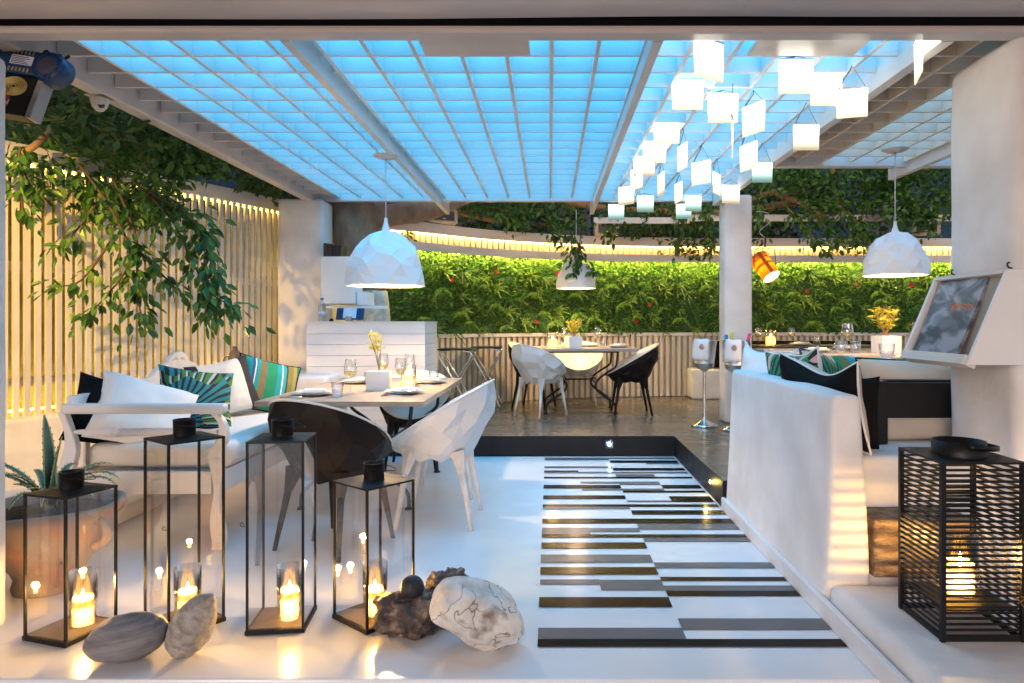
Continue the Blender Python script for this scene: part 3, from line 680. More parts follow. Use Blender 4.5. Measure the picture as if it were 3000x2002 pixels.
# right foliage
t=thing('right_ficus','leafy ficus hanging above the right dining tables, lit warm from below','tree')
cl=[]
for i in range(46):
    x=rg.uniform(2200,2860); y=rg.uniform(420,640); d=rg.uniform(7.9,9.2); cl.append((at(x,y,d),(.30,.28,.22)))
mb=MB(); leafmass(mb,5200,clumpvol(cl),.09,.045)
tw=MB()
for x0,y0,x1,y1,n in ((2300,600,2420,745,130),(2350,600,2470,720,120),(2450,600,2560,700,120),(2620,600,2740,670,120),(2230,560,2215,640,70),(2540,600,2500,725,90),(2660,580,2700,650,60)):
    branch(tw,mb,[at(x0,y0,8.2),at((x0+x1)/2,(y0+y1)/2-5,8.1),at(x1,y1,8.0)],.01,n,.10,.085,.045)
for pts in ([at(2205,585,8.6),at(2270,560,8.5),at(2290,575,8.5),at(2400,560,8.7)],[at(2300,580,8.3),at(2360,600,8.3),at(2420,640,8.3)],[at(2500,400,8.8),at(2440,500,8.6),at(2470,640,8.4)]): tw.tube(crom3(pts),.032,8)
tw.build('limb','branch',t); mb.build('crown','leaf',t)
# left foliage
t=thing('left_ficus','dark leafy ficus with branches drooping in front of the slatted fence','tree')
cl=[]
for i in range(60):
    Y=rg.uniform(3.4,8.2); X=fy(Y)+rg.uniform(-1.3,-.2); cl.append(((X,Y,rg.uniform(2.5 if Y<5 else 2.85,4.0)),(.4,.4,.32)))
for i in range(26):
    Y=3.3+i*.165; cl.append(((-2.95+rg.uniform(-.2,.1),Y+.5,(2.6 if Y<4.6 else 2.82)+rg.uniform(-.1,.15)),(.32,.3,.26)))
mb=MB(); leafmass(mb,10000,clumpvol(cl),.10,.05,simple=True); mb.build('crown','leafd',t)
cl=[]
for x,y,r in ((60,420,.3),(120,500,.3),(200,420,.3),(260,480,.32),(330,400,.3),(400,520,.3),(450,440,.28),(500,500,.2),(300,600,.25),(160,330,.3),(60,300,.3),(590,480,.16),(350,540,.3),(80,560,.22),(540,450,.22),(240,300,.28),(470,600,.2),(390,620,.2)):
    d=rg.uniform(4.7,5.6); cl.append((at(x,y,d),(r*.95,r,r*.75)))
mb=MB(); leafmass(mb,2300,clumpvol(cl),.095,.046)
tw=MB()
for pts,n,sp in (([at(230,480,4.9),at(330,620,4.8),at(380,760,4.7),at(300,880,4.7),at(235,940,4.7)],100,.11),([at(330,520,4.9),at(400,700,4.8),at(400,850,4.7),at(425,965,4.7)],140,.11),
    ([at(400,540,5),at(500,640,4.9),at(560,760,4.8),at(620,860,4.8),at(700,905,4.8)],150,.11),([at(430,560,5),at(560,640,4.9),at(600,720,4.9),at(640,830,4.9)],95,.10),([at(600,760,4.8),at(610,860,4.8),at(612,940,4.8)],70,.09),
    ([at(60,560,4.8),at(70,620,4.8),at(95,640,4.8)],25,.06),([at(280,600,4.8),at(220,680,4.8),at(170,730,4.8)],45,.08),([at(330,700,4.8),at(240,820,4.8),at(165,840,4.8)],45,.08),([at(390,720,4.8),at(470,800,4.8),at(520,850,4.8)],50,.08),([at(60,430,4.6),at(60,480,4.6),at(110,580,4.6)],70,.12),([at(470,580,5),at(560,640,5),at(610,700,5)],110,.12)):
    branch(tw,mb,pts,.012,n,sp,.088,.042)
mb.build('hanging_leaves','leaf',t); tw.build('twigs','twig',t); tw=MB()
tw.tube(crom3([at(70,450,4.6),at(110,420,4.6),at(155,375,4.7)]),.022,8)
tw.tube(crom3([(-3.6,5.6,2.5),(-3.5,5.2,2.9),(-3.9,4.6,3.2)]),.05,8)
tw.build('limb','branch',t)

# ================================================================ counter and things on it
t=thing('reception_counter','white counter clad in wide horizontal boards in front of the tree trunk','counter',(-2.32,6.5,.19))
a=MB()
for i in range(10): a.box(0,1.13,0,.03,i*.104+.001,i*.104+.1025); a.box(1.10,1.13,.0305,.69,i*.104+.001,i*.104+.1025)
a.build('cladding','white',t,bevel=.0025)
a=MB(); a.box(.02,1.10,.03,.69,0,1.03); a.box(-.006,1.136,-.006,.70,1.0395,1.052); a.build('body','white',t)
t=thing('wall_cabinet','white box cabinet fixed to the pier above the counter','cabinet',(-2.30,6.85,1.42))
a=MB(); a.box(0,.34,0,.3,0,.475); a.build('body','white',t,bevel=.004)
a=MB(); a.box(.345,.46,.06,.3,-.01,.12); a.build('side_box','white',t,bevel=.003)
a=MB(); a.box(.05,.62,.02,.25,-.045,-.02); a.build('shelf','white',t,bevel=.003)
t=thing('binder_row','row of dark binders standing on top of the wall cabinet','binders',(-2.29,6.9,1.896))
x=0
for i,wd in enumerate((.03,.026,.03,.022,.03,.02)):
    a=MB(); mt=Matrix.Translation((x,0,0))@Matrix.Rotation(.03*i*(i>2),4,'Y'); a.box(0,wd,0,.2,0,.14-.004*i,mt); a.build('binder','book',t,bevel=.002); x+=wd+.002
t=thing('water_bottle','clear plastic water bottle with blue cap on the counter','bottle',(-2.21,6.62,1.243))
a=MB(); a.lathe([(.0,.002),(.036,.004),(.038,.02),(.036,.05),(.038,.06),(.036,.09),(.038,.10),(.036,.13),(.036,.15),(.022,.185),(.014,.20),(.014,.21)]); a.build('body','water',t)
a=MB(); a.lathe([(.0165,.205),(.0165,.228),(0,.23)]); a.build('cap','bluecap',t)
a=MB(); a.lathe([(.0365,.06),(.0370,.095)]); a.build('label_band','labelwhite',t)
t=thing('payment_terminal','dark screen on a silver stand seen from behind on the counter','monitor',(-1.98,6.75,1.243))
mt=Matrix.Translation((0,0,.07))@Matrix.Rotation(R(-22),4,'X')
a=MB(); a.box(-.13,.14,-.006,.012,-.055,.065,mt); a.build('screen','bluehouse',t,bevel=.003)
a=MB(); a.box(-.06,.07,-.02,-.008,-.045,.06,mt); a.build('bracket','labelwhite',t,bevel=.003)
a=MB(); a.box(-.03,.03,-.05,.02,0,.05); a.build('foot','greymetal',t,bevel=.003)
a=MB(); a.lathe([(0,0),(.02,0),(.022,.015),(.01,.03),(0,.03)]); single('small_knob',a,'blackmetal','small black object beside the water bottle','object',loc=(-2.13,6.66,1.243))

# ================================================================ chairs
def rimp(th,k=1.0):
    c,s=math.cos(th),math.sin(th); return Vector((.305*k*s*(1-.10*c),.30*k*c-.015,.625-.175*c+.015*(s*s)))
def bez(th,t,k=1.0,zb=.365,bk=1.0):
    c,s=math.cos(th),math.sin(th); A=rimp(th,k); Bp=Vector((.17*s*bk,.01+.15*c*bk,zb)); Q=Vector((A.x*.93,A.y*.90-(.02 if c<0 else 0),zb+.02+(A.z-.34)*.30))
    return A*(1-t)**2+Q*2*t*(1-t)+Bp*t*t
def make_chair(name,label,om,lm,inner,group):
    t=thing(name,label,'chair',group=group); rr=random.Random(11)
    a=MB(); n=18; rows=[0,.16,.34,.54,.74,.95]; grid=[]
    for ri,tv in enumerate(rows):
        row=[]
        for j in range(n):
            th=2*PI*(j+(.5 if ri%2 else 0))/n
            p=bez(th,tv)
            if ri>0:
                c=Vector((0,0,.62)); d=(p-c).normalized(); p=p+d*(.017 if (j+ri)%2 else .0)+d*rr.uniform(-.002,.006)+Vector((rr.uniform(-.014,.014),rr.uniform(-.014,.014),rr.uniform(-.012,.012)))
            row.append(len(a.v)); a.v.append(tuple(p))
        grid.append(row)
    cen=len(a.v); a.v.append((0,0,.362))
    def F_(f): a.f.append(f); a.mi.append(0); a.sm.append(False)
    for ri in range(len(rows)-1):
        for j in range(n):
            A,Bq=grid[ri],grid[ri+1]; j2=(j+1)%n
            if ri%2==0: F_([A[j],Bq[j],A[j2]]); F_([A[j2],Bq[j],Bq[j2]])
            else: F_([A[j],Bq[j],Bq[j2]]); F_([A[j],Bq[j2],A[j2]])
    for j in range(n): F_([grid[-1][j],cen,grid[-1][(j+1)%n]])
    a.build('outer_shell',om,t)
    a=MB(); m=40; prof=[0,.04,.12,.25,.4,.6,.8,1.0]; vs=[];fs=[]
    for ri,tv in enumerate(prof):
        for j in range(m):
            th=2*PI*j/m; p=bez(th,tv,1.0 if ri==0 else .93,.405,.82); 
            if ri==0: p=rimp(th,1.004)+Vector((0,0,.002))
            vs.append(p)
    for ri in range(len(prof)-1):
        for j in range(m): fs.append((ri*m+j,(ri*m+(j+1)%m),((ri+1)*m+(j+1)%m),(ri+1)*m+j))
    vs.append(Vector((0,0,.403))); 
    for j in range(m): fs.append(((len(prof)-1)*m+j,(len(prof)-1)*m+(j+1)%m,len(vs)-1))
    a.smooth=True; a.add(vs,fs)
    a.tube([rimp(2*PI*j/m,1.0)+Vector((0,0,.0)) for j in range(m)],.006,6,closed=True)
    a.build('inner_shell',inner,t)
    for sx in(-1,1):
        for sy in(-1,1):
            a=MB(); top=Vector((sx*.155,sy*.13,.42)); mid=Vector((sx*.174,sy*.158,.30)); ft=Vector((sx*.21,sy*.21-.005,0))
            a.tube([top,top.lerp(mid,.35),mid],[.050,.038,.021],6); 
            for i in range(len(a.sm)): a.sm[i]=False
            a.tube([mid+Vector((0,0,.004)),ft],[.0185,.0115],12)
            a.build('leg',lm,t)
    return t
gc='faceted shell chairs'
cw0=make_chair('shell_chair','white faceted shell chair nearest the camera on the right side of the front table','chairwhite','legworn','chairwhite',gc)
cb0=make_chair('shell_chair','large black faceted shell chair seen from behind at the near end of the front table','chairblack','chairblack','cream',gc)
def face(dx,dy): return math.atan2(-dx,dy)   # rotation so that +y points to (dx,dy)
cw0.location=(-.69,4.27,0); cw0.rotation_euler.z=face(-1,.03); cw0.scale=(1.08,1.08,1.09)
cb0.location=(-1.19,3.80,0); cb0.rotation_euler.z=face(.42,.9); cb0.scale=(1.06,1.06,1.04)
dup(cw0,'white faceted shell chair half hidden behind the nearest white one',(-.76,4.96,0),face(-1,-.03),s=.98)
dup(cb0,'black shell chair with pale inside at the far end of the front table',(-1.16,5.82,0),face(.05,-1),s=1.0)
dup(cw0,'pale grey faceted shell chair seen from behind at the left of the raised table',(-.10,7.68,.19),face(.72,.68),s=1.0)
dup(cb0,'black shell chair tucked behind the pale grey one on the platform',(-.19,8.38,.19),face(.95,-.3),s=1.0)
cc=make_chair('shell_chair','cream shell chair facing the camera behind the raised table','chairwhite','legworn','cream',gc); cc.location=(.37,8.72,.19); cc.rotation_euler.z=face(0,-1)
dup(cb0,'black faceted shell chair standing alone at the right of the raised table',(.93,7.85,.19),face(-1,0),s=1.0)
dup(cw0,'white faceted chair back showing behind the white pillow on the partition',(2.02,6.0,.19),face(.2,.9),s=1.0)
dup(cw0,'white faceted chair back right of the first one behind the pillows',(2.42,6.15,.19),face(.1,1),s=.93)
dup(cw0,'white chair back at the near right table beside the menu box',(2.62,5.05,.19),face(0,1),s=1.0)

# ================================================================ tables
def sleg(mb,xo,xi,y,z0,z1,r=.013):
    P=[(xo,y,z1),(xo-.01*(xo>0)+.01*(xo<0),y,z1-.10),(xo*.86+xi*.14,y,z1-.18),(xi*.75+xo*.25,y,z1-.28),(xi,y,z0+.34),(xi*.9+xo*.1,y,z0+.26),(xi*.35+xo*.65,y,z0+.16),(xo*.93,y,z0+.10),(xo*.95,y,z0+.012)]
    mb.tube(crom3(P,4),r,8); mb.lathe([(0,0),(.028,0),(.026,.008),(.014,.02),(0,.022)],(xo*.95,y,z0),12)
def make_table(name,label,cx,cy,z0,wx,wy,top,rot=0,legy=None,lx=None,group='dining tables',thick=.032,h=.75):
    t=thing(name,label,'table',(cx,cy,z0),rot,group)
    a=MB(); a.box(-wx/2,wx/2,-wy/2,wy/2,h-thick,h); a.build('tabletop',top,t,bevel=.004)
    ly=legy or wy/2*.62; lx=lx or wx/2*.72
    for sx in(-1,1):
        for sy in(-1,1):
            a=MB(); sleg(a,sx*lx,sx*lx*.40,sy*ly,0,h-thick-.012); a.build('leg','iron',t)
    a=MB(); a.box(-lx,lx,-ly-.012,-ly+.012,h-thick-.02,h-thick-.001); a.box(-lx,lx,ly-.012,ly+.012,h-thick-.02,h-thick-.001)
    a.box(-lx-.012,-lx+.012,-ly+.013,ly-.013,h-thick-.02,h-thick-.001); a.box(lx-.012,lx+.012,-ly+.013,ly-.013,h-thick-.02,h-thick-.001)
    for z in(.355,.40): a.tube([(-lx*.4,-ly,z),(-lx*.4,ly,z)],.008,6); a.tube([(lx*.4,-ly,z),(lx*.4,ly,z)],.008,6)
    a.tube([(-lx*.4,0,.375),(lx*.4,0,.375)],.009,6)
    a.build('underframe','iron',t)
    return t
make_table('dining_table','brown topped dining table laid for four beside the antique bench',-1.285,5.06,0,1.04,1.80,'tabletop')
make_table('dining_table','grey topped table on the dark platform in front of the plant wall',.345,8.05,.19,1.28,.86,'greytop',rot=0.03,legy=.28,lx=.42)
make_table('dining_table','long pale table behind the pillows in the right dining area',2.88,6.25,.22,1.66,1.35,'greytop',legy=.5,lx=.6)
make_table('dining_table','near dark edged table just behind the black sofa frame',2.75,4.75,.22,1.6,.55,'greytop',legy=.2,lx=.6)
make_table('dining_table','dark table set against the back seat beyond the slim column',3.45,8.9,.19,1.6,.75,'darktop',legy=.25,lx=.6)
ZT=.7505
# tableware prototypes
def p_plate(label):
    t=thing('plate_setting',label,'plates',group='place settings')
    a=MB(); a.lathe([(0,.004),(.085,.004),(.135,.016),(.138,.019),(.13,.017),(.085,.009),(0,.009)],n=40); a.build('charger_plate','porcelain',t)
    a=MB(); a.lathe([(0,.012),(.07,.012),(.115,.026),(.117,.029),(.11,.027),(.07,.017),(0,.017)],n=40); a.build('plate','porcelain',t)
    a=MB(); a.box(-.055,.085,-.06,.05,.0285,.042,Matrix.Rotation(.25,4,'Z')); a.build('napkin','linen',t,bevel=.006,seg=3)
    return t
def p_wine(label):
    t=thing('wine_glass',label,'wine glass',group='wine glasses')
    a=MB(); a.lathe([(.036,.003),(.034,.004),(.01,.007),(.004,.012),(.0035,.07),(.006,.085),(.022,.094),(.038,.115),(.043,.135),(.041,.16),(.034,.205),(.033,.206),(.0335,.205),(.040,.16),(.0415,.135),(.036,.117),(.02,.098),(0,.094)],n=28); a.build('bowl','glass',t)
    a=MB(); a.lathe([(0,.096),(.02,.1),(.035,.118),(.0405,.132),(0,.132)],n=24); a.build('wine','wine',t)
    return t
def p_tumb(label):
    t=thing('tumbler',label,'tumbler',group='water tumblers')
    a=MB(); a.lathe([(0,.001),(.031,.001),(.034,.004),(.041,.095),(.040,.096),(.039,.095),(.033,.02),(0,.018)],n=28); a.build('body','glass',t)
    a=MB(); a.lathe([(0,.019),(.0325,.021),(.0365,.055),(0,.055)],n=24); a.build('water','glass',t)
    return t
def p_planter(label):
    t=thing('planter',label,'planter',group='white cube planters')
    s=.08; a=MB(); a.add([(-s,-s,0),(s,-s,0),(s,s,0),(-s,s,0),(-s,-s,.135),(s,-s,.135),(s,s,.135),(-s,s,.135),(-s+.01,-s+.01,.135),(s-.01,-s+.01,.135),(s-.01,s-.01,.135),(-s+.01,s-.01,.135),(-s+.01,-s+.01,.115),(s-.01,-s+.01,.115),(s-.01,s-.01,.115),(-s+.01,s-.01,.115)],
      [(3,2,1,0),(0,1,5,4),(1,2,6,5),(2,3,7,6),(3,0,4,7),(4,5,9,8),(5,6,10,9),(6,7,11,10),(7,4,8,11),(8,9,13,12),(9,10,14,13),(10,11,15,14),(11,8,12,15)]); a.build('cube_pot','porcelain',t)
    a=MB()
    for i in range(46):
        x,y=random.uniform(-.062,.062),random.uniform(-.062,.062); r=random.uniform(.008,.013); a.lathe([(0,-r*.6),(r,0),(r*.6,r*.5),(0,r*.7)],(x,y,.122+random.uniform(0,.01)),7)
    a.box(-.068,.068,-.068,.068,.10,.121); a.build('pebbles','porcelain',t)
    return t
def p_candle(label,h=.085,r=.046,gh=.16,gr=.056,power=.7,grp='candles in glasses'):
    t=thing('glass_candle',label,'candle',group=grp)
    a=MB(); a.lathe([(0,.002),(gr-.004,.002),(gr,.006),(gr,gh),(gr-.0025,gh),(gr-.0025,.008),(0,.006)],n=32); a.build('glass_cylinder','cglass',t)
    a=MB(); a.lathe([(0,.009),(r,.009),(r,h),(r-.004,h+.001),(r-.007,h-.03),(r*.4,h-.036),(0,h-.036)],n=28); wx=a.build('wax','wax',t)
    a=MB(); a.tube([(0,0,h-.036),(.001,0,h-.018)],.0012,5); a.build('wick','labelink',wx)
    a=MB(); a.lathe([(0,h-.020),(.0045,h-.014),(.0075,h-.003),(.0068,h+.008),(.0045,h+.020),(.002,h+.032),(0,h+.040)],n=12); a.build('flame','flame',wx)
    lamp('candle_glow','POINT',(0,0,h+.022),power*5,(1,.56,.16),t,size=.012); lamp('added_wax_glow','POINT',(0,0,h*.55),power*1.3,(1,.52,.10),t,size=.02)  # second lamp is added inside the wax to imitate light scattering through it
    return t
def bush(name,label,cat,group,kind='upright',n=120,H=.2,seed=1,m='yellowplant'):
    t=thing(name,label,cat,group=group); rr=random.Random(seed); a=MB(); l=MB()
    for k in range(9 if kind=='bushy' else 4):
        an=rr.uniform(0,2*PI); sp=rr.uniform(.15,.6) if kind=='bushy' else rr.uniform(.1,.35); hh=H*rr.uniform(.6,1)
        pts=[Vector((0,0,0)),Vector((math.cos(an)*sp*hh*.4,math.sin(an)*sp*hh*.4,hh*.5)),Vector((math.cos(an)*sp*hh,math.sin(an)*sp*hh,hh))]
        pts=crom3(pts,4); a.tube(pts,.0022,5)
        q=n//(9 if kind=='bushy' else 4)
        for i in range(q):
            u=.35+.65*rr.random() if kind=='bushy' else .6+.4*rr.random(); kk=u*(len(pts)-1.01); p=pts[int(kk)].lerp(pts[int(kk)+1],kk%1)
            d=Vector((rr.gauss(0,1),rr.gauss(0,1),rr.uniform(.1,1.2)))
            leafsimple(l,p,d,Vector((rr.gauss(0,1),-1,.5)),rr.uniform(.035,.06),.012)
    a.build('stem','branch',t); l.build('leaves',m,t); return t
pp=p_plate('white plates with folded napkin at the near left corner of the front table')
TX,TY=-1.285,5.06
pp.location=(-1.57,4.52,ZT)
dup(pp,'white plates with folded napkin at the near right corner of the front table',(-.99,4.62,ZT),.4)
dup(pp,'white plates with napkin on the far left side of the front table',(-1.52,5.42,ZT),1.2)
dup(pp,'white plates with napkin on the far right side of the front table',(-.96,5.42,ZT),2.2)
wg=p_wine('wine glass beside the near left plate of the front table'); wg.location=(-1.35,4.62,ZT); wg.scale=(1,1,1.13)
dup(wg,'wine glass right of the cube planter, near the candle on the front table',(-1.06,4.85,ZT))
dup(wg,'wine glass by the far right plate of the front table',(-.96,5.18,ZT) if False else (-1.10,5.35,ZT))
dup(wg,'wine glass half hidden behind the yellow sprig on the front table',(-1.33,5.45,ZT))
tb=p_tumb('water tumbler at the near left of the front table'); tb.location=(-1.375,4.42,ZT)
dup(tb,'water tumbler beside the candle on the front table',(-1.02,4.95,ZT))
dup(tb,'water tumbler at the far right of the front table',(-.95,5.15,ZT) if False else (-.93,5.05+.42,ZT))
dup(tb,'water tumbler left of the cube planter on the front table',(-1.40,5.3,ZT))
pt=p_planter('white cube planter with pebbles in the middle of the front table'); pt.location=(-1.22,4.88,ZT); pt.rotation_euler.z=.12
b1=bush('yellow_sprig','tall two-stemmed yellow green sprig in the cube planter on the front table','plant','plants in cube planters','tall',70,.30,5); b1.location=(-1.22,4.88,ZT+.12)
gcd=p_candle('lit candle in a tall glass between glasses on the front table',power=.9); gcd.location=(-1.06,5.12,ZT)
# cutlery
def p_cut(label):
    t=thing('cutlery_pair',label,'cutlery',group='cutlery pairs')
    for i in range(2):
        a=MB(); y=-.012+.026*i; a.tube([(-.10,y,.004),(-.02,y,.006),(.03,y,.005)],[.0035,.0025,.003],6); a.box(.03,.10,y-.009,y+.009,.003,.0055); a.build('fork' if i else 'knife','chrome',t)
    return t
ct=p_cut('cutlery beside the near left plates of the front table'); ct.location=(-1.62,4.36,ZT)
dup(ct,'cutlery in front of the near right plates of the front table',(-1.0,4.45,ZT),.1)
dup(ct,'cutlery beside the far right plates of the front table',(-.93,5.22,ZT),.2)
# raised table
Z2=.9405
dup(pp,'white plates at the right end of the raised table',(.80,8.0,Z2),.6); dup(pp,'white plates behind the planter on the raised table',(.48,8.3,Z2),.6)
dup(wg,'wine glass right of the planter on the raised table',(.55,7.9,Z2)); dup(wg,'wine glass left of the planter on the raised table',(.17,8.15,Z2))
dup(tb,'water tumbler beside the right wine glass of the raised table',(.62,8.0,Z2)); dup(tb,'water tumbler behind the candle on the raised table',(.10,8.2,Z2))
dup(pt,'white cube planter on the raised table',(.27,7.85,Z2),.3,s=.98)
b2=bush('yellow_bush','bushy yellow plant in the cube planter on the raised table','plant','plants in cube planters','bushy',230,.21,8); b2.location=(.27,7.85,Z2+.12)
dup(gcd,'lit candle in a tall glass left of the planter on the raised table',(.03,7.9,Z2),s=1.12)
# right tables
Z3=.9705
dup(pt,'white cube planter on the long table beside the menu box',(2.93,5.95,Z3),.1,s=1.08)
dup(b2,'bushy yellow plant in the cube planter beside the menu box',(2.93,5.95,Z3+.13),1,s=1.3)
dup(pp,'white plates at the left end of the long right table',(2.36,6.05,Z3),.5); dup(pp,'white plates at the middle of the long right table',(2.85,6.6,Z3),1.5)
dup(tb,'tumbler beside the left plates of the long right table',(2.47,5.8,Z3),s=1.1); dup(tb,'second tumbler under the tall wine glass of the long right table',(2.64,5.9,Z3),s=1.1)
dup(wg,'wine glass behind the tumblers of the long right table',(2.68,6.15,Z3),s=1.25)
dup(tb,'large tumbler on the near right table close to the menu box',(2.28,4.62,Z3),s=1.25)
dup(wg,'wine glass behind the menu box on the long right table',(3.10,5.75,Z3),s=1.3)
dup(pp,'white plates on the near right table',(2.55,4.78,Z3),.2)
dup(gcd,'lit candle in glass on the dark table beyond the slim column',(2.83,8.75,Z2),s=1.25)
dup(wg,'wine glass left of the candle on the dark back table',(2.72,8.9,Z2),s=1.1)
dup(wg,'wine glass right of the candle on the dark back table',(3.0,8.8,Z2),s=1.1) if False else dup(wg,'wine glass right of the candle on the dark back table',(3.15,8.9,Z2),s=1.1)
dup(tb,'tumbler at the right of the dark back table',(3.42,8.75,Z2),s=1.2)
dup(pp,'white plates on the dark back table',(3.2,8.72,Z2),.2,s=1.1)

# ================================================================ pendants
def pendant(label,loc,r,cordlen,seed,canopy=True,energy=9):
    t=thing('pendant_lamp',label,'pendant lamp',loc,seed*.7,'faceted white pendant lamps'); rr=random.Random(seed)
    a=MB(); n=15; H=r*1.42; rows=[(1.0,0),(.99,.15),(.96,.32),(.88,.50),(.76,.67),(.60,.81),(.40,.92),(.22,.98),(.12,1.0)]; grid=[]
    for ri,(k,z) in enumerate(rows):
        row=[]
        for j in range(n):
            th=2*PI*(j+(.5 if ri%2 else 0))/n; rad=r*k*(1+((.03 if (j+ri)%2 else -.045)+rr.uniform(-.02,.02) if 0<ri<7 else 0)); zz=H*z+(rr.uniform(-.09,.09)*r if 0<ri<7 else 0)
            row.append(len(a.v)); a.v.append((rad*math.cos(th),rad*math.sin(th),zz))
        grid.append(row)
    for ri in range(len(rows)-1):
        for j in range(n):
            A,B_=grid[ri],grid[ri+1]; j2=(j+1)%n
            fs=([A[j],A[j2],B_[j]],[A[j2],B_[j2],B_[j]]) if ri%2==0 else ([A[j],B_[j2],B_[j]],[A[j],A[j2],B_[j2]])
            for f in fs: a.f.append(f); a.mi.append(0); a.sm.append(False)
    a.build('shade','shadewhite',t)
    a=MB(); a.lathe([(r*.995,0.001),(r*.95,.0),(r*.86,H*.25),(r*.68,H*.55),(r*.4,H*.78),(r*.1,H*.88),(0,H*.88)],n=32); a.build('inner_shade','shadewhite',t)
    a=MB(); a.lathe([(.12*r,H*.99),(.10*r,H*1.04),(.05*r,H*1.16),(.012,H*1.24)],n=14); a.build('cap','shadewhite',t)
    a=MB(); a.tube([(0,0,H*1.2),(0,0,cordlen)],.004,8); a.build('cord','cord',t)
    if canopy:
        a=MB(); a.lathe([(.012,cordlen-.022),(.06,cordlen-.012),(.095,cordlen+.002),(.098,cordlen+.008),(0,cordlen+.008)],n=28); a.build('canopy','beam',t)
    a=MB(); a.lathe([(0,H*.30),(.03,H*.34),(.038,H*.45),(.025,H*.56),(.012,H*.68),(0,H*.7)],n=16); a.build('bulb','bulb',t)
    lamp('bulb_light','POINT',(0,0,H*.3),energy,(1,.64,.34),t,size=.04)
    return t
pendant('large faceted white pendant lamp over the front table, tinted blue by the roof',(-1.235,5.14,1.505),.292,.975,1,energy=38)
pendant('faceted pendant lamp with leaves draped over it, above the raised table',(.32,8.30,1.645),.245,.95,2,canopy=False,energy=34)
pendant('faceted white pendant lamp at the right, near the thick column',(2.66,5.26,1.593),.237,.965,3,energy=34)
# hanging glass plates
PL=[(1627,137,74,90),(1578,217,80,70),(1659,248,75,68),(1826,176,85,78),(1896,207,78,72),(1955,237,64,66),(2108,132,32,95),(1729,274,32,68),(1530,301,66,58),(1850,316,62,58),(1681,320,18,70),(1502,348,60,52),(1478,381,52,48),(1718,360,22,60),(1566,361,10,57),(1609,397,34,52),(1749,396,50,46),(1461,410,20,48),(1517,424,6,50),(1645,422,26,48),(1677,446,42,42),(1557,442,8,44),(1437,449,32,42),(1591,467,40,37),(1481,468,42,38),(1414,487,40,36),(1569,485,34,34.5)]
PLab=['slanting square glass light nearest the front beam','bright glass light just left of the slanting one','bright square glass light below the right heater panel, left of centre','large bright glass light directly under the right heater panel','glass light overlapping the large one from the right','glass light at the right end of the upper group','edge-on glass light in front of the wooden lattice by the thick column','narrow turned glass light left of centre in the group','square glass light above the left stack','warm square glass light hanging alone at the right','very narrow glass light turned almost edge-on below the turned one','warm tinted glass light below the left square one','bright glass light beneath the warm tinted left one','narrow glass light right of the edge-on ones','thin edge-on glass light near the middle','medium turned glass light in the middle rows','pale glass light with mint lower part next to the lattice beam','small narrow glass light hanging low at the left','hairline edge-on glass light in the lower left rows','turned glass light in the lower right rows','square glass light in front of the slim column','hairline edge-on glass light low in the middle','small warm glass light low at the left','pale mint glass light left of the column top','pale mint glass light at the lower left','lowest left mint glass light against the leaves','lowest mint glass light overlapping its neighbour']
for i,((x,y,ww,hh),lb) in enumerate(zip(PL,PLab)):
    d=max(266/hh,3.14); d={5:3.45,9:4.05,16:4.9}.get(i,d); c=at(x*1.2766,y*1.2766,d); ws=ww*1.2766*d/2000; yaw=math.acos(min(1,max(.06,ws/(.172*d*hh/266)))); yaw*= (1 if i in(0,6,10,19,20,12) else -1)
    if i==0: yaw=.55
    t=thing('glass_light',lb,'hanging light',c,yaw,'square hanging glass lights'); dim=i in(16,23,24,25,26)
    t.scale=(d*hh/266,1,d*hh/266) if i not in(0,6) else ((1.05,1,1.05) if i==0 else (1.12,1,1.12))
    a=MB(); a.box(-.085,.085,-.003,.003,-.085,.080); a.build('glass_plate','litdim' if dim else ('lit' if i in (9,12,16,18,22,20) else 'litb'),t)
    a=MB(); a.box(-.086,.086,-.007,.007,.0805,.090); a.build('clamp_bar','porcelain',t)
    zt=2.562-c.z
    if zt>.09:
        k=min(.16,zt-.09); a=MB()
        if zt-.09>.16: a.tube([(0,0,.09+k),(0,0,zt)],.0018,5)
        a.tube([(-.075,0,.088),(0,0,.09+k),(.075,0,.088)],.0016,5); a.tube(crom3([(-.07,0,.088),(-.05,.01,.09+k*.35),(-.01,.01,.09+k*.8),(0,0,.09+k)]),.0028,5)
        a.build('hanging_wire','wire',t)
for (x,y,z,e) in ((.95,3.7,2.25,5),(.15,4.9,2.3,4),(2.0,2.9,2.2,2.0)):
    pass
# yellow spot lamp
t=thing('spot_lamp','yellow fabric drum spot lamp tilted in a wire bracket right of the slim column','lamp',at(2241,783,7.6),rot=(R(-32),R(-24),0))
a=MB(); a.lathe([(.098,-.15),(.10,.15)],n=28); a.build('drum_shade','yellowshade',t,solid=.003)
a=MB(); a.lathe([(.1035,-.02),(.1035,.01)],n=28); a.lathe([(.104,.07),(.104,.085)],n=28)
for k in (-1,1): a.box(-.02,.02,k*.104-.002,k*.104+.002,-.149,.149)
a.build('fabric_band','orangeband',t)
a=MB(); a.lathe([(.094,-.142),(0,-.142)],n=24); a.build('diffuser',emis('lit diffuser',(1,.85,.6),3),t)
a=MB(); a.tube(crom3([(-.115,0,-.02),(-.115,0,.15),(-.10,0,.2),(0,0,.21),(.10,0,.2),(.115,0,.15),(.115,0,-.02)]),.004,6); a.tube([(0,0,.21),(0,-.02,.32)],.010,8); o=a.build('bracket','iron',t); o.rotation_euler=Euler((R(-32),R(-24),0)).to_matrix().inverted().to_euler()
lamp('inner_light','POINT',(0,0,0),3.5,(1,.65,.25),t,size=.04)
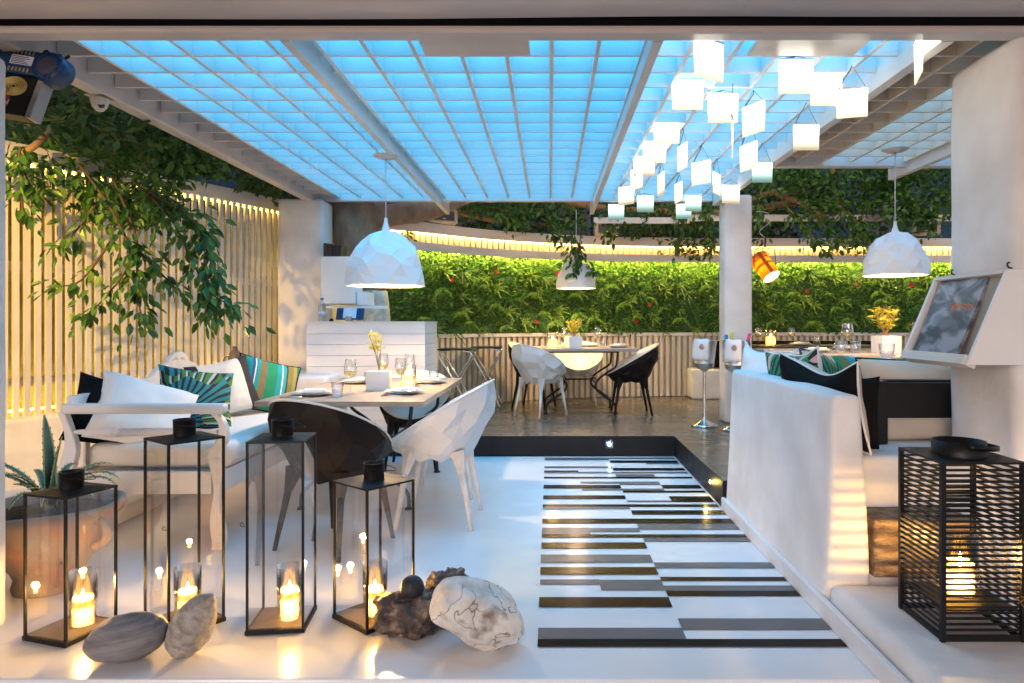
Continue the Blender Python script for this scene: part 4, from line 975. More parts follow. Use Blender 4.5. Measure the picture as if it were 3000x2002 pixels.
a=MB(); a.tube(crom3([(0,-.02,.32),(-.06,0,.40),(.05,0,.5),(.03,0,.6),(-.1,0,.62)]),.003,6); o=a.build('cable','cord',t); o.rotation_euler=Euler((R(-32),R(-24),0)).to_matrix().inverted().to_euler()

# ================================================================ lights at steps
for p,l,mm in ((at(1786,1302,6.278),'pale blue step light in the middle of the black riser','steplight'),):
    t=thing('step_light',l,'step light',p,group='step lights'); a=MB(); a.lathe([(0,0),(.013,0)],n=20,mtx=Matrix.Rotation(R(90),4,'X')); a.build('lens',mm,t,loc=(0,-.006,0))
    a=MB(); a.lathe([(.013,.004),(.019,.0045),(.022,0)],n=20,mtx=Matrix.Rotation(R(90),4,'X')); a.build('bezel','chrome',t)
    lamp('glow','SPOT',(0,-.02,0),2.5,(.55,.85,1),t,size=.01,rot=(R(90),0,0),spot=120)
d=2460*.0+5.05
t=thing('step_light','amber step light in the side riser near the partition','step light',(1.138,4.83,.105),group='step lights')
a=MB(); a.lathe([(0,0),(.013,0)],n=20,mtx=Matrix.Rotation(R(-90),4,'Y')); a.build('lens','steplighty',t,loc=(-.006,0,0))
a=MB(); a.lathe([(.013,.004),(.019,.0045),(.022,0)],n=20,mtx=Matrix.Rotation(R(-90),4,'Y')); a.build('bezel','chrome',t)
lamp('glow','POINT',(-.035,0,0),.25,(1,.7,.15),t,size=.01)

# ================================================================ glass lanterns
def lantern(label,cx,cy,rot,s,h,cpos,clab,cr=1.0):
    t=thing('glass_lantern',label,'lantern',(cx,cy,.001),rot,'glass sided black lanterns'); q=s/2
    a=MB(); a.box(-q-.008,q+.008,-q-.008,q+.008,0,.018); a.build('base','blackmetal',t,bevel=.002)
    a=MB(); a.box(-q+.006,q-.006,-q+.006,q-.006,.0181,.021); a.build('base_plate','rust',t)
    a=MB()
    for sx in(-1,1):
        for sy in(-1,1): a.box(sx*q-.0045,sx*q+.0045,sy*q-.0045,sy*q+.0045,.018,h-.008)
    a.build('frame','blackmetal',t)
    a=MB(); a.box(-q-.005,q+.005,-q-.005,q+.005,h-.008,h); k=h+.012
    a.add([(-q-.004,-q-.004,h),(q+.004,-q-.004,h),(q+.004,q+.004,h),(-q-.004,q+.004,h),(0,0,k)],[(0,1,4),(1,2,4),(2,3,4),(3,0,4)]); a.build('top','blackmetal',t)
    for k2 in range(4):
        mt=Matrix.Rotation(k2*PI/2,4,'Z'); a=MB(); a.box(-q+.005,q-.005,-q-.001,-q+.001,.020,h-.009,mt); a.build('glass_pane','pane',t)
    a=MB(); a.lathe([(.042,h+.002),(.043,h+.07),(.045,h+.072),(.042,h+.073),(.040,h+.07),(.040,h+.004),(0,h+.004)],n=28); ch=a.build('chimney','blackmetal',t)
    a=MB(); a.tube(crom3([(0,-.043,h+.055),(.04,-.045,h+.052),(.085,-.02,h+.045),(.095,0,h+.042),(.085,.02,h+.045),(.04,.045,h+.052),(0,.043,h+.055)]),.0018,6)
    o=a.build('handle','blackmetal',ch); o.rotation_euler=(0,0,-rot-.1)
    a=MB(); a.tube(crom3([(-q-.004,-q,h*.56),(-q-.018,-q-.004,h*.565),(-q-.026,-q-.004,h*.575),(-q-.02,-q-.004,h*.585),(-q-.012,-q,h*.57)]),.0012,5); a.build('latch','blackmetal',t)
    c=p_candle(clab,h=.105*cr,r=.046,gh=.215,gr=.051,power=1.3,grp='candles inside the glass lanterns'); c.location=cpos
    return t
lantern('short glass lantern at the left in front of the terracotta pot',-1.902,2.715,math.atan2(.191,.059),.21,.567,(-1.87,2.735,.0225),'candle in the short left lantern')
lantern('tall glass lantern standing behind the two pebbles',-1.495,2.794,R(52),.214,.762,(-1.475,2.78,.0225),'candle in the tall lantern behind the pebbles',1.1)
lantern('tall narrow glass lantern in front of the black chair',-1.098,2.804,math.atan2(.012,.216)+.06,.212,.760,(-1.065,2.795,.0225),'candle in the tall lantern by the black chair',1.1)
lantern('shorter glass lantern right beside the dark rock',-.735,2.853,math.atan2(-.147,.182)-0.02+PI/2,.228,.573,(-.725,2.83,.0225),'candle in the lantern beside the dark rock')
# ================================================================ big black slatted lantern
t=thing('slatted_lantern','large black lantern with horizontal metal bars on the right ledge','lantern',(1.478,2.468,.141))
q=.137; H=.61
a=MB()
for k in range(4):
    mt=Matrix.Rotation(k*PI/2,4,'Z'); z=.035
    while z<H-.02:
        a.box(-q+.006,q-.006,-q,-q+.004,z,z+.0085,mt); z+=.0195
a.build('bars','blackmetal',t)
a=MB()
for sx in(-1,1):
    for sy in(-1,1): a.box(sx*q-.008,sx*q+.008,sy*q-.008,sy*q+.008,0,H-.004)
a.box(-q+.008,q-.008,-q-.003,-q+.006,0.001,.022); a.box(-q+.008,q-.008,q-.006,q+.003,0.001,.022); a.box(-q-.003,-q+.006,-q+.008,q-.008,0.001,.022); a.box(q-.006,q+.003,-q+.008,q-.008,0.001,.022)
a.build('frame','blackmetal',t)
a=MB(); a.box(-q-.008,q+.008,-q-.008,q+.008,H-.004,H+.004); a.build('top','blackmetal',t,bevel=.001)
a=MB(); a.box(-q+.01,q-.01,-q+.01,q-.01,.10,.106); a.build('tray','blackmetal',t)
a=MB(); a.lathe([(.088,H+.004),(.088,H+.055),(.085,H+.055),(.085,H+.006),(0,H+.006)],n=40); a.build('rim','blackmetal',t)
a=MB(); P=[(.088*math.cos(u)*1.0+.055*(1-abs(u)/1.75),.088*math.sin(u)*1.05,H+.045-.02*(1-abs(u)/1.75)) for u in [R(-100+200*i/24) for i in range(25)]]
vs=[];fs=[]
for i,p in enumerate(P): vs+=[(p[0],p[1],p[2]-.009),(p[0],p[1],p[2]+.009)]
for i in range(24): fs.append((2*i,2*i+2,2*i+3,2*i+1))
a.smooth=True; a.add(vs,fs); o=a.build('handle','blackmetal',t,solid=.003)
c=p_candle('candle in a clear glass inside the black slatted lantern',h=.115,r=.054,gh=.215,gr=.060,power=3.4,grp=None); c.location=(1.484,2.47,.25)

# ================================================================ stones
def stone(name,label,loc,sx,sy,sz,m,rot=(0,0,0),rk=.0,seed=1,sub=5,sc=2,ridge=0):
    bm=bmesh.new(); bmesh.ops.create_icosphere(bm,subdivisions=sub,radius=1)
    for v in bm.verts:
        n=v.co.normalized(); k=1+rk*mnoise.noise(n*sc+Vector((seed,seed,0)))+rk*.45*mnoise.noise(n*sc*2.7+Vector((seed*3,0,0)))
        if ridge: k+=ridge*(abs(mnoise.noise(n*sc*3.5+Vector((0,seed,0))))-.2)+ridge*.4*abs(mnoise.noise(n*14+Vector((0,seed,0))))
        v.co=Vector((n.x*sx*k,n.y*sy*k,n.z*sz*k))
    me=bpy.data.meshes.new(name); bm.to_mesh(me); bm.free(); me.materials.append(M[m])
    for p in me.polygons: p.use_smooth=True
    o=bpy.data.objects.new(name,me); C.objects.link(o); o.location=loc; o.rotation_euler=rot; return tag(o,label,'stone','stones on the floor')
stone('pebble','smooth banded grey pebble lying flat at the lower left',(-1.545,2.50,.080),.138,.10,.082,'stonegrey',(0,R(-7),.15),.07,2)
stone('pebble','beige pebble standing tilted beside the flat grey one',(-1.325,2.53,.108),.075,.085,.118,'stonebeige',(R(-8),R(26),.2),.09,4)
stone('rock','dark hollowed volcanic rock right of the shorter lantern',(-.555,2.72,.075),.135,.12,.088,'stonedark',(0,.05,.3),.30,7,sc=1.8,ridge=.16)
stone('rock','dark knobbly rock behind the black ball',(-.43,2.86,.10),.09,.09,.095,'stonedark',(0,-.2,.3),.28,9,sc=1.8,ridge=.16)
stone('black_ball','matt black stone ball resting in the hollow of the dark rock',(-.545,2.70,.183),.047,.047,.047,'basalt')
stone('rock','large white veined rock leaning on the dark one',(-.275,2.60,.122),.185,.13,.112,'stonewhite',(R(-14),R(22),.1),.20,13,sc=1.0,ridge=.03)

# ================================================================ planter pot and agave
t=thing('terracotta_pot','weathered terracotta pot behind the left lantern','plant pot',(-2.33,3.18,.001))
a=MB(); a.lathe([(0,.0),(.14,.0),(.145,.02),(.135,.06),(.15,.10),(.20,.16),(.25,.22),(.265,.27),(.27,.32),(.295,.335),(.305,.36),(.302,.385),(.285,.39),(.265,.37),(.255,.34)],n=48); o=a.build('body','terracotta',t); rough(o,.006,6)
a=MB(); a.lathe([(.258,.345),(.15,.36),(0,.365)],n=30); o=a.build('soil','soil',t); rough(o,.015,20)
a=MB()
for an in (R(-15),R(150)):
    c=Vector((math.cos(an),math.sin(an),0)); a.tube(crom3([c*.27+Vector((0,0,.33)),c*.325+Vector((0,0,.31)),c*.33+Vector((0,0,.25)),c*.26+Vector((0,0,.21))]),.02,10)
a.build('handle','terracotta',t)
t=thing('agave','variegated agave with yellow edged leaves in the terracotta pot','plant',(-2.33,3.18,.36)); rr=random.Random(5)
def agleaf(az,L,W,lean,curl,nm='leaf'):
    a=MB(); n=14; vs=[]; P=[]
    for i in range(n+1):
        u=i/n; ang=lean+curl*u*u; 
        if i==0: p=Vector((0,0,0))
        else: p=P[-1][0]+Vector((math.cos(az)*math.sin(ang),math.sin(az)*math.sin(ang),math.cos(ang)))*(L/n)
        P.append((p,ang,u))
    side=Vector((-math.sin(az),math.cos(az),0))
    for p,ang,u in P:
        w2=W*(.55+1.1*u-.0)*(1-u)**.75 if u>.0 else W*.5; w2=W*(.6+.9*u)*max(.01,(1-u))**.7*1.1
        nrm=Vector((-math.cos(az)*math.cos(ang),-math.sin(az)*math.cos(ang),math.sin(ang)))
        k=w2*.5; e=max(.002,k*.22)
        vs+=[p-side*k+nrm*k*.35,p-side*(k-e)+nrm*k*.22,p-nrm*k*.05,p+side*(k-e)+nrm*k*.22,p+side*k+nrm*k*.35]
    fs=[];mi=[]
    for i in range(n):
        for j in range(4): q_=i*5+j; fs.append((q_,q_+1,q_+6,q_+5)); mi.append(1 if j in(0,3) else 0)
    a.add(vs,fs); a.mi=mi; a.sm=[True]*len(fs)
    for i in range(2,n-1,1):
        for sd in (0,4):
            p=vs[i*5+sd]; s2=side*(-1 if sd==0 else 1); a.m=2; a.smooth=False; a.add([p,p+s2*.006+Vector((0,0,.004)),p+Vector((0,0,-.006))],[(0,1,2)])
    return a.build(nm,['agave','agavey','branch'],t,solid=.004)
agleaf(R(170),.44,.095,.04,.08)
agleaf(R(20),.34,.05,.10,.12)
for az,L,cu in((185,.42,1.2),(200,.40,1.5),(0,.42,1.7),(-25,.40,1.8),(15,.36,2.0),(-60,.34,1.9),(230,.36,1.7),(100,.34,1.5),(270,.30,1.9),(60,.36,1.4),(140,.32,1.2),(-90,.2,1.2),(-40,.2,1.0),(210,.2,1),(300,.26,1.6),(330,.3,1.5)):
    agleaf(R(az),L,.046,.35+rr.uniform(0,.3),cu)

# ================================================================ antique bench
t=thing('antique_bench','white painted antique daybed bench with turned spindle along the left wall','bench',(0,0,0))
XF,XB,Y0,Y1=-1.81,-2.62,3.72,5.95
a=MB(); 
def curvy(mb,x,y,pts,wx=.035,wy=.045):
    pp=crom3([(x+dx,y,z) for dx,z in pts],4)
    for i in range(len(pp)-1):
        p,q_=pp[i],pp[i+1]
        k=.028+.010*math.sin(p.z*16)
        k2=.028+.010*math.sin(q_.z*16)
        mb.add([(p.x-k,y-wy/2,p.z),(p.x+k,y-wy/2,p.z),(p.x+k,y+wy/2,p.z),(p.x-k,y+wy/2,p.z),(q_.x-k2,y-wy/2,q_.z),(q_.x+k2,y-wy/2,q_.z),(q_.x+k2,y+wy/2,q_.z),(q_.x-k2,y+wy/2,q_.z)],[(0,1,5,4),(1,2,6,5),(2,3,7,6),(3,0,4,7)])
curvy(a,XF,Y0,[(0,0),(.01,.05),(-.005,.2),(.005,.33),(.0,.45)]); a.build('leg','white',t,bevel=.006)
a=MB(); curvy(a,XF,Y0,[(0,.45),(-.01,.52),(.03,.60),(.03,.68),(-.01,.735)]); a.build('arm_post','white',t,bevel=.006)
a=MB(); curvy(a,XB,Y0,[(0,0),(0,.3),(-.0,.45),(.02,.55),(0,.66),(-.03,.74)]); a.build('leg','white',t,bevel=.006)
for x in (XF,XB):
    a=MB(); curvy(a,x,Y1,[(0,0),(0,.3),(0,.5),(0,.7)]); a.build('leg','white',t)
a=MB(); a.box(XB-.03,XF+.045,Y0-.035,Y0+.035,.735,.79); a.build('armrest','white',t,bevel=.016,seg=4)
a=MB(); prof=[(.008,0),(.014,.03),(.016,.10),(.024,.17),(.027,.20),(.018,.215),(.028,.225),(.028,.235),(.016,.245),(.022,.255),(.024,.40),(.022,.54),(.016,.55),(.028,.56),(.028,.57),(.018,.585),(.027,.60),(.022,.64),(.015,.72),(.012,.78)]
a.lathe(prof,n=18,mtx=Matrix.Translation((XB+.03,Y0,.635))@Matrix.Rotation(R(90),4,'Y')); a.build('spindle','white',t)
a=MB(); a.box(XF-.018,XF+.018,Y0+.03,Y1,.30,.42); a.box(XB,XF-.03,Y0-.015,Y0+.02,.30,.42); a.box(XB-.015,XB+.015,Y0+.03,Y1,.30,.42); a.box(XB+.02,XF-.02,Y0+.03,Y1,.385,.40); a.build('seat_frame','white',t,bevel=.003)
a=MB()
for i in range(24):
    u0,u1=i/24,(i+1)/24
    def zt(u): return .86-.03*math.cos(u*2*PI) if not(.34<u<.62) else .86+.09*math.sin((u-.34)/.28*PI)**.6+.02
    ya,yb=Y0+(Y1-Y0)*u0,Y0+(Y1-Y0)*u1
    za,zb=zt(u0),zt(u1)
    a.add([(XB-.015,ya,.74),(XB+.015,ya,.74),(XB+.015,yb,.74),(XB-.015,yb,.74),(XB-.015,ya,za),(XB+.015,ya,za),(XB+.015,yb,zb),(XB-.015,yb,zb)],[(0,3,2,1),(4,5,6,7),(0,1,5,4),(1,2,6,5),(2,3,7,6),(3,0,4,7)])
for i in range(12): a.box(XB-.008,XB+.008,Y0+.12+i*.17,Y0+.16+i*.17,.42,.745)
a.build('backrest','white',t)
# heart-cut crest
a=MB(); cx,cy,cz=XB,4.80,.945; ho=[];out=[]
for i in range(32):
    u=2*PI*i/32; hx=16*math.sin(u)**3; hy=13*math.cos(u)-5*math.cos(2*u)-2*math.cos(3*u)-math.cos(4*u); ho.append((hx*.0052,hy*.0033+.004)); rr_=1.0
    ax=.13+.12*max(0,-math.cos(u)); out.append((math.sin(u)*ax,math.cos(u)*.085))
vs=[];fs=[]
for sx in(-.012,.012):
    for p in out: vs.append((cx+sx,cy+p[0],cz+p[1]))
    for p in ho: vs.append((cx+sx,cy+p[0],cz+p[1]))
for i in range(32):
    j=(i+1)%32
    fs+=[(i,j,32+j,32+i),(64+j,64+i,96+i,96+j),(i,64+i,64+j,j),(32+j,96+j,96+i,32+i)]
a.add(vs,fs); a.build('heart_crest','white',t,bevel=.002)
griddedbox(XB+.05,XF+.03,Y0+.06,Y1-.02,.425,.555,.10,'mattress','mattress',rad=.04,amp=.010,seed=60,sc=3)
tag(bpy.data.objects['mattress'],'cream mattress cushion on the antique bench','mattress')

# pillows
def pillow(name,label,loc,rot,W,Hh,T,front,back,pipe=None,seed=1,group='cushions on the antique bench',hook=0,sag=0):
    t=thing(name,label,'cushion',loc,group=group,rot=rot); n=22; rr=random.Random(seed)
    def pt(u,v,s):
        x=u*W/2*(1-.09*(1-v*v)); y=v*Hh/2*(1-.09*(1-u*u)); k=max(0,(1-u**4)*(1-v**4))**.5
        z=s*T/2*k*(.82+.18*(1-max(abs(u),abs(v))))+.02*mnoise.noise(Vector((x*5+seed,y*5,s)))*k*1.5
        z+=hook*max(0,v)**3*.06
        y-=sag*(1-u*u)*max(0,v)*(1+.4*math.sin(u*3+seed))
        return Vector((x,y,z+.008*mnoise.noise(Vector((x*14,y*14,seed)))*k))
    for s,nm,mm in((1,'front_cover',front),(-1,'back_cover',back)):
        a=MB(); a.smooth=True
        vs=[pt(-1+2*i/n,-1+2*j/n,s) for j in range(n+1) for i in range(n+1)]
        fs=[((j*(n+1)+i),(j*(n+1)+i+1),((j+1)*(n+1)+i+1),((j+1)*(n+1)+i)) for j in range(n) for i in range(n)]
        if s<0: fs=[f[::-1] for f in fs]
        a.add(vs,fs); a.build(nm,mm,t)
    if pipe:
        a=MB(); P=[pt(-1+2*i/n,-1,1) for i in range(n)]+[pt(1,-1+2*i/n,1) for i in range(n)]+[pt(1-2*i/n,1,1) for i in range(n)]+[pt(-1,1-2*i/n,1) for i in range(n)]
        a.tube(P,.006,6,closed=True); a.build('piping',pipe,t)
    return t
# rot: stand upright (x 70), normal facing +X-ish/camera
pillow('cushion','white cushion with black back slumped at the near end of the bench',(-2.37,3.99,.695),(R(50),R(20),R(36)),.52,.46,.25,'cushwhite','cushblack','cushwhite',1)
pillow('cushion','black cushion behind the white one at the near end of the bench',(-2.52,3.96,.70),(R(64),R(18),R(40)),.46,.42,.13,'cushblack','cushblack',None,6)
pillow('cushion','dark cushion printed with teal palm leaves',(-2.28,4.40,.735),(R(66),R(10),R(44)),.47,.43,.16,'palm','palm',None,2)
pillow('cushion','cushion with wide black and cream stripes',(-2.335,4.90,.765),(R(68),R(-10),R(46)),.44,.42,.14,'bwstripe','cushblack',None,3)
pillow('cushion','cushion with narrow green and turquoise stripes near the table',(-2.15,5.20,.745),(R(64),R(16),R(38)),.47,.44,.17,'stripe','cushblack','cushblack',4)
g2='cushions behind the partition wall'
pillow('cushion','off-white cushion slumped at the far end of the partition',(1.36,4.30,.90),(R(84),R(4),R(-66)),.46,.38,.18,'cushwhite','cushwhite','cushwhite',11,g2,sag=.06)
pillow('cushion','floral cushion in green and pink beside the black one',(1.40,3.90,.895),(R(96),R(-5),R(-66)),.42,.38,.15,'floral','cushwhite','cushwhite',12,g2,sag=.03)
pillow('cushion','large black cushion with white piping folded over the partition top',(1.375,3.46,.845),(R(101),R(2),R(-76)),.64,.44,.20,'cushblack','canvas','cushwhite',13,g2,sag=.055)
pillow('cushion','plain black cushion wedged between the partition and the sofa frame',(1.53,3.44,.775),(R(92),0,R(-25)),.24,.38,.12,'cushblack','cushblack',None,14,g2)
pillow('cushion','striped green cushion lying behind the partition cushions',(1.98,4.05,.88),(R(40),R(3),R(10)),.55,.42,.16,'stripe','stripe',None,15,g2)
pillow('cushion','green leaf print cushion peeking above the black cushion',(1.66,4.05,.89),(R(60),R(10),R(40)),.42,.38,.14,'floral','palm',None,16,g2)
# black sofa frame
t=thing('sofa_frame','black wooden sofa back frame on the masonry bench','sofa',(0,0,0))
a=MB(); a.box(1.665,1.745,3.52,3.62,.603,.93); a.build('post','blackmetal',t,bevel=.006)
a=MB(); a.box(1.747,3.4,3.545,3.575,.735,.918); a.build('back_panel','blackmetal',t,bevel=.004)
a=MB(); a.box(1.60,3.4,3.58,3.64,.915,.93); a.build('top_rail','blackmetal',t,bevel=.004)
pillow('cushion','cream cushion with black piping above the sofa frame',(2.08,3.80,.865),(R(84),0,R(3)),.76,.34,.20,'canvas','canvas','cushblack',21,g2)
pillow('cushion','cream cushion with black piping above the sofa frame, behind the thick column',(2.84,3.80,.865),(R(84),0,0),.7,.34,.20,'canvas','canvas','cushblack',22,g2)
griddedbox(1.77,3.3,3.62,4.05,.605,.745,.1,'seat_cushion','canvas',rad=.05,amp=.012,sc=4,seed=70)
tag(bpy.data.objects['seat_cushion'],'thick natural canvas seat cushion under the black frame','cushion')

# ================================================================ menu box on the thick column
t=thing('menu_box','white wooden wedge shaped menu box fixed to the thick column','menu box')
y0,y1,xb,xt,zb,zt_=2.93,3.49,1.79,1.965,1.048,1.461; xw=2.035
for ya,yb_ in((y0,y0+.02),(y1-.02,y1)):
    a=MB(); pr=[(xb,zb),(xt,zt_),(xw,zt_),(xw,zb)]; n=4
    a.add([(p[0],ya,p[1]) for p in pr]+[(p[0],yb_,p[1]) for p in pr],[(0,1,2,3),(7,6,5,4),(0,4,5,1),(1,5,6,2),(2,6,7,3),(3,7,4,0)]); a.build('side_panel','white',t,bevel=.002)
def onface(u,v,w): # u along depth, v up the slope 0..1, w outwards
    nx,nz=-(zt_-zb),(xt-xb); l=math.hypot(nx,nz); return Vector((xb+(xt-xb)*v+nx/l*w,u,zb+(zt_-zb)*v+nz/l*w))
a=MB(); a.add([onface(y0+.02,.03,-.05),onface(y1-.02,.03,-.05),onface(y1-.02,.97,-.02),onface(y0+.02,.97,-.02)],[(0,1,2,3)]); a.build('back_board','menuinner',t,solid=.004)
a=MB()
def slab(mb,ua,ub,va,vb,wa,wb):
    mb.add([onface(ua,va,wa),onface(ub,va,wa),onface(ub,vb,wa),onface(ua,vb,wa),onface(ua,va,wb),onface(ub,va,wb),onface(ub,vb,wb),onface(ua,vb,wb)],[(0,3,2,1),(4,5,6,7),(0,1,5,4),(1,2,6,5),(2,3,7,6),(3,0,4,7)])
slab(a,y0+.021,y1-.021,0,.10,-.05,.012); a.build('bottom_ledge','woodh',t,bevel=.002); a=MB(); slab(a,y0+.021,y1-.021,.955,1.0,-.03,.004); a.build('top_frame','woodh',t,bevel=.002)
mn=bpy.data.materials.new('menu cover'); mn.use_nodes=True; N,L=nodes(mn); b=N['Principled BSDF']; b.inputs['Roughness'].default_value=.35
tc=N.new('ShaderNodeTexCoord'); mp=N.new('ShaderNodeMapping'); mp.inputs['Rotation'].default_value=(R(40),0,0); mp.inputs['Scale'].default_value=(1,1.2,2.6); L.new(tc.outputs['Object'],mp.inputs[0])
nz=N.new('ShaderNodeTexNoise'); nz.inputs['Scale'].default_value=5; nz.inputs['Detail'].default_value=9; nz.inputs['Distortion'].default_value=.8; L.new(mp.outputs[0],nz.inputs['Vector'])
rp=N.new('ShaderNodeValToRGB'); rp.color_ramp.elements[0].position=.40; rp.color_ramp.elements[0].color=(.035,.035,.04,1); rp.color_ramp.elements[1].position=.60; rp.color_ramp.elements[1].color=(.30,.29,.33,1)
e=rp.color_ramp.elements.new(.5); e.color=(.12,.12,.135,1); L.new(nz.outputs[0],rp.inputs[0]); L.new(rp.outputs[0],b.inputs['Base Color'])
t=thing('menu','large menu with a black and white photographic cover in the wooden box','menu')
a=MB(); slab(a,y0+.13,y1-.06,.10,.985,-.028,-.012); a.build('cover',[mn],t)
ang=math.atan2(xt-xb,zt_-zb)
rotm=Matrix(((0,(xt-xb),-(zt_-zb)),(-1,0,0),(0,(zt_-zb),(xt-xb)))).normalized()
mm=Matrix.Identity(3)
ex=Vector((0,-1,0)); ey=(onface(0,1,0)-onface(0,0,0)).normalized(); ez=ex.cross(ey)
rt=Matrix((ex,ey,ez)).transposed().to_euler()
textobj('title','kuzina',.045,'orange',t,onface(y0+.205,.64,-.0105),rt)
a=MB(); 
for rr_ in (.022,.015,.008): a.tube([onface(y0+.295+rr_*math.cos(u),.64+rr_*math.sin(u)*2.1,-.0112) for u in [2*PI*i/16 for i in range(16)]],.0014,5,closed=True)
a.build('emblem','orange',t)
for yy in (3.0,3.42):
    a=MB(); a.tube(crom3([(2.03,yy,1.47),(2.015,yy,1.475),(2.01,yy,1.49),(2.02,yy,1.495)]),.004,6); single('wall_hook',a,'iron','small dark hook above the %s end of the menu box'%('near' if yy<3.2 else 'far'),'hook','hooks above the menu box')

# ================================================================ wine coolers
def crest(t,loc,r=.019):
    a=MB()
    for k in (1,.62): a.tube([(r*k*math.cos(u),-.001,r*k*math.sin(u)) for u in [2*PI*i/20 for i in range(20)]],.0018,5,closed=True)
    for i in range(14):
        u=2*PI*i/14; a.tube([(r*.62*math.cos(u),-.001,r*.62*math.sin(u)),(r*.85*math.cos(u+.25),-.001,r*.85*math.sin(u+.25)),(r*math.cos(u),-.001,r*math.sin(u))],.0014,4)
    for i in range(5):
        u=2*PI*i/5; a.tube([(0,-.001,0),(r*.5*math.cos(u),-.001,r*.5*math.sin(u))],.002,4)
    o=a.build('crest','crest',t,loc=loc); return o
def cooler(label,tl,loc,side,s=1):
    t=thing('wine_cooler',label,'wine cooler',loc,group='wine coolers on stands')
    a=MB(); a.lathe([(0,0),(.135,0),(.135,.018),(.12,.024),(.07,.04),(.035,.062),(.018,.075),(.018,.09)],n=36); a.build('foot','chrome',t)
    a=MB(); a.lathe([(.017,.08),(.017,.56)],n=16); a.build('pole','chrome',t)
    a=MB(); a.lathe([(.015,.545),(.04,.565),(.075,.585),(.092,.60),(.096,.63),(.10,.632),(.097,.636),(.118,.82),(.126,.862),(.127,.864),(.124,.863),(.115,.82),(.093,.64),(0,.62)],n=40); a.build('bucket','steel',t)
    t2=thing('towel',tl,'towel',loc,group='folded towels on the coolers')
    a=MB(); vs=[];fs=[]; n=10
    prof=[(-.02,.03,.862),(-.05,-.04,.874),(-.08,-.10,.876),(-.1,-.131,.862),(-.1,-.133,.82),(-.1,-.130,.76),(-.1,-.128,.70),(-.1,-.127,.665)]
    m=8
    for i,(dx,y,z) in enumerate(prof):
        for j in range(m+1):
            x=-.105+.14*j/m+side; yy=y
            if i>2: yy=-math.sqrt(max(.0001,(.135+(z-.86)*.12)**2-x*x))*1.0-.006-.002*math.sin(j*1.7)
            vs.append((x,yy,z+(.004*math.sin(j) if i<3 else 0)))
    for i in range(len(prof)-1):
        for j in range(m): q_=i*(m+1)+j; fs.append((q_,q_+1,q_+m+2,q_+m+1))
    a.smooth=True; a.add(vs,fs); a.build('cloth','cooler',t2,solid=.004)
    x=-.035+side; crest(t2,(x,-math.sqrt(.133**2-x*x)-.009,.80),.025); return t
cooler('steel wine cooler on a stand left of the slim column','folded white towel with brown crest on the left wine cooler',(1.553,6.86,.191),-.02)
cooler('steel wine cooler on a stand in front of the slim column, holding bottles','folded white towel with brown crest on the right wine cooler',(1.79,6.6,.191),-.01)
for dx,dy,l,cap,hh in((-.075,.03,'water bottle with blue cap in the right wine cooler','bluecap',.0),(-.02,.05,'wine bottle with yellow neck in the right wine cooler','yellowcap',.02),(.075,.0,'wine bottle with pink neck leaning in the right wine cooler','pinkcap',.02)):
    t=thing('bottle',l,'bottle',(1.79+dx,6.6+dy,.191+.66),group='bottles in the right wine cooler',rot=(0,R(14) if dx>0 else 0,0))
    a=MB(); a.lathe([(0,0),(.034,0),(.035,.15),(.028,.19),(.015,.215),(.013,.235)],n=20); a.build('body','water' if hh==0 else 'bottle',t)
    a=MB(); a.lathe([(.0155,.215),(.0165,.22),(.016,.262+hh),(0,.264+hh)],n=16); a.build('cap',cap,t)
    
# ================================================================ folding tray stands
def traystand(label,x0,x1,y,zt=.74):
    t=thing('tray_stand',label,'folding stand',((x0+x1)/2,y,.19),group='folding tray stands'); w2=(x1-x0)/2
    a=MB(); a.box(-w2,w2,-.22,.22,zt-.012,zt+.004); a.build('tray_top','blackmetal',t,bevel=.004)
    for yy in(-.2,.2):
        for s in(-1,1):
            a=MB(); a.tube(crom3([(s*w2*.55,yy,zt-.02),(s*w2*.85,yy,zt-.035),(s*w2*.85,yy,zt-.10),(-s*.02,yy+.01*s,zt*.45),(-s*w2*1.0,yy,0.0)],6),.0115,8); a.build('leg','chrome',t)
    a=MB(); a.tube([(-w2*.95,-.2,.05),(-w2*.95,.2,.05)],.008,6); a.build('crossbar','chrome',t); return t
traystand('folding chrome stand with black top next to the counter',-1.27,-.87,7.9)
traystand('folding chrome stand with black top right of the first one',-.96,-.60,8.45)

# ================================================================ small fittings
t=thing('oil_lantern','old metal oil lantern with ribbed glass behind the cushions','lantern',(-3.02,6.55,.527)); k=1.0
a=MB(); a.lathe([(0,0),(.09,0),(.09,.03),(.07,.06)],n=24); a.build('base','rust',t)
a=MB(); a.lathe([(.07,.06),(.098,.12),(.105,.20),(.095,.28),(.06,.345)],n=28); a.build('glass_body','smoke',t)
a=MB(); a.lathe([(.062,.345),(.066,.37),(.05,.385),(.055,.41),(.035,.43),(.02,.45),(.022,.47),(0,.48)],n=20); a.build('top_cap','rust',t)
a=MB()
for s in(-1,1): a.tube(crom3([(s*.055,0,.38),(s*.09,-.03,.36),(s*.105,-.05,.25),(s*.10,-.04,.08),(s*.08,0,.04)]),.004,6)
a.build('wire_guard','iron',t); lamp('glow','POINT',(0,0,.15),1.5,(1,.65,.25),t,size=.03)
# security camera
t=thing('security_camera','beige dome security camera under the left edge beam','camera',(-2.51,3.86,2.495))
c_=at(292,262,3.85); t.location=(c_.x,c_.y,2.50)
a=MB(); a.lathe([(.048,0),(.05,-.012),(.045,-.03),(.036,-.055),(.02,-.075),(0,-.082)],n=28); a.build('dome','camwhite',t)
a=MB(); a.lathe([(0,.002),(.017,.002),(.017,-.002)],n=18,mtx=Matrix.Translation((.026,-.026,-.052))@Matrix.Rotation(R(70),4,'X')@Matrix.Rotation(R(35),4,'Y')); a.build('lens','lens',t)
a=MB(); a.box(-.055,.055,-.05,.05,0,.006); a.build('base','camwhite',t)
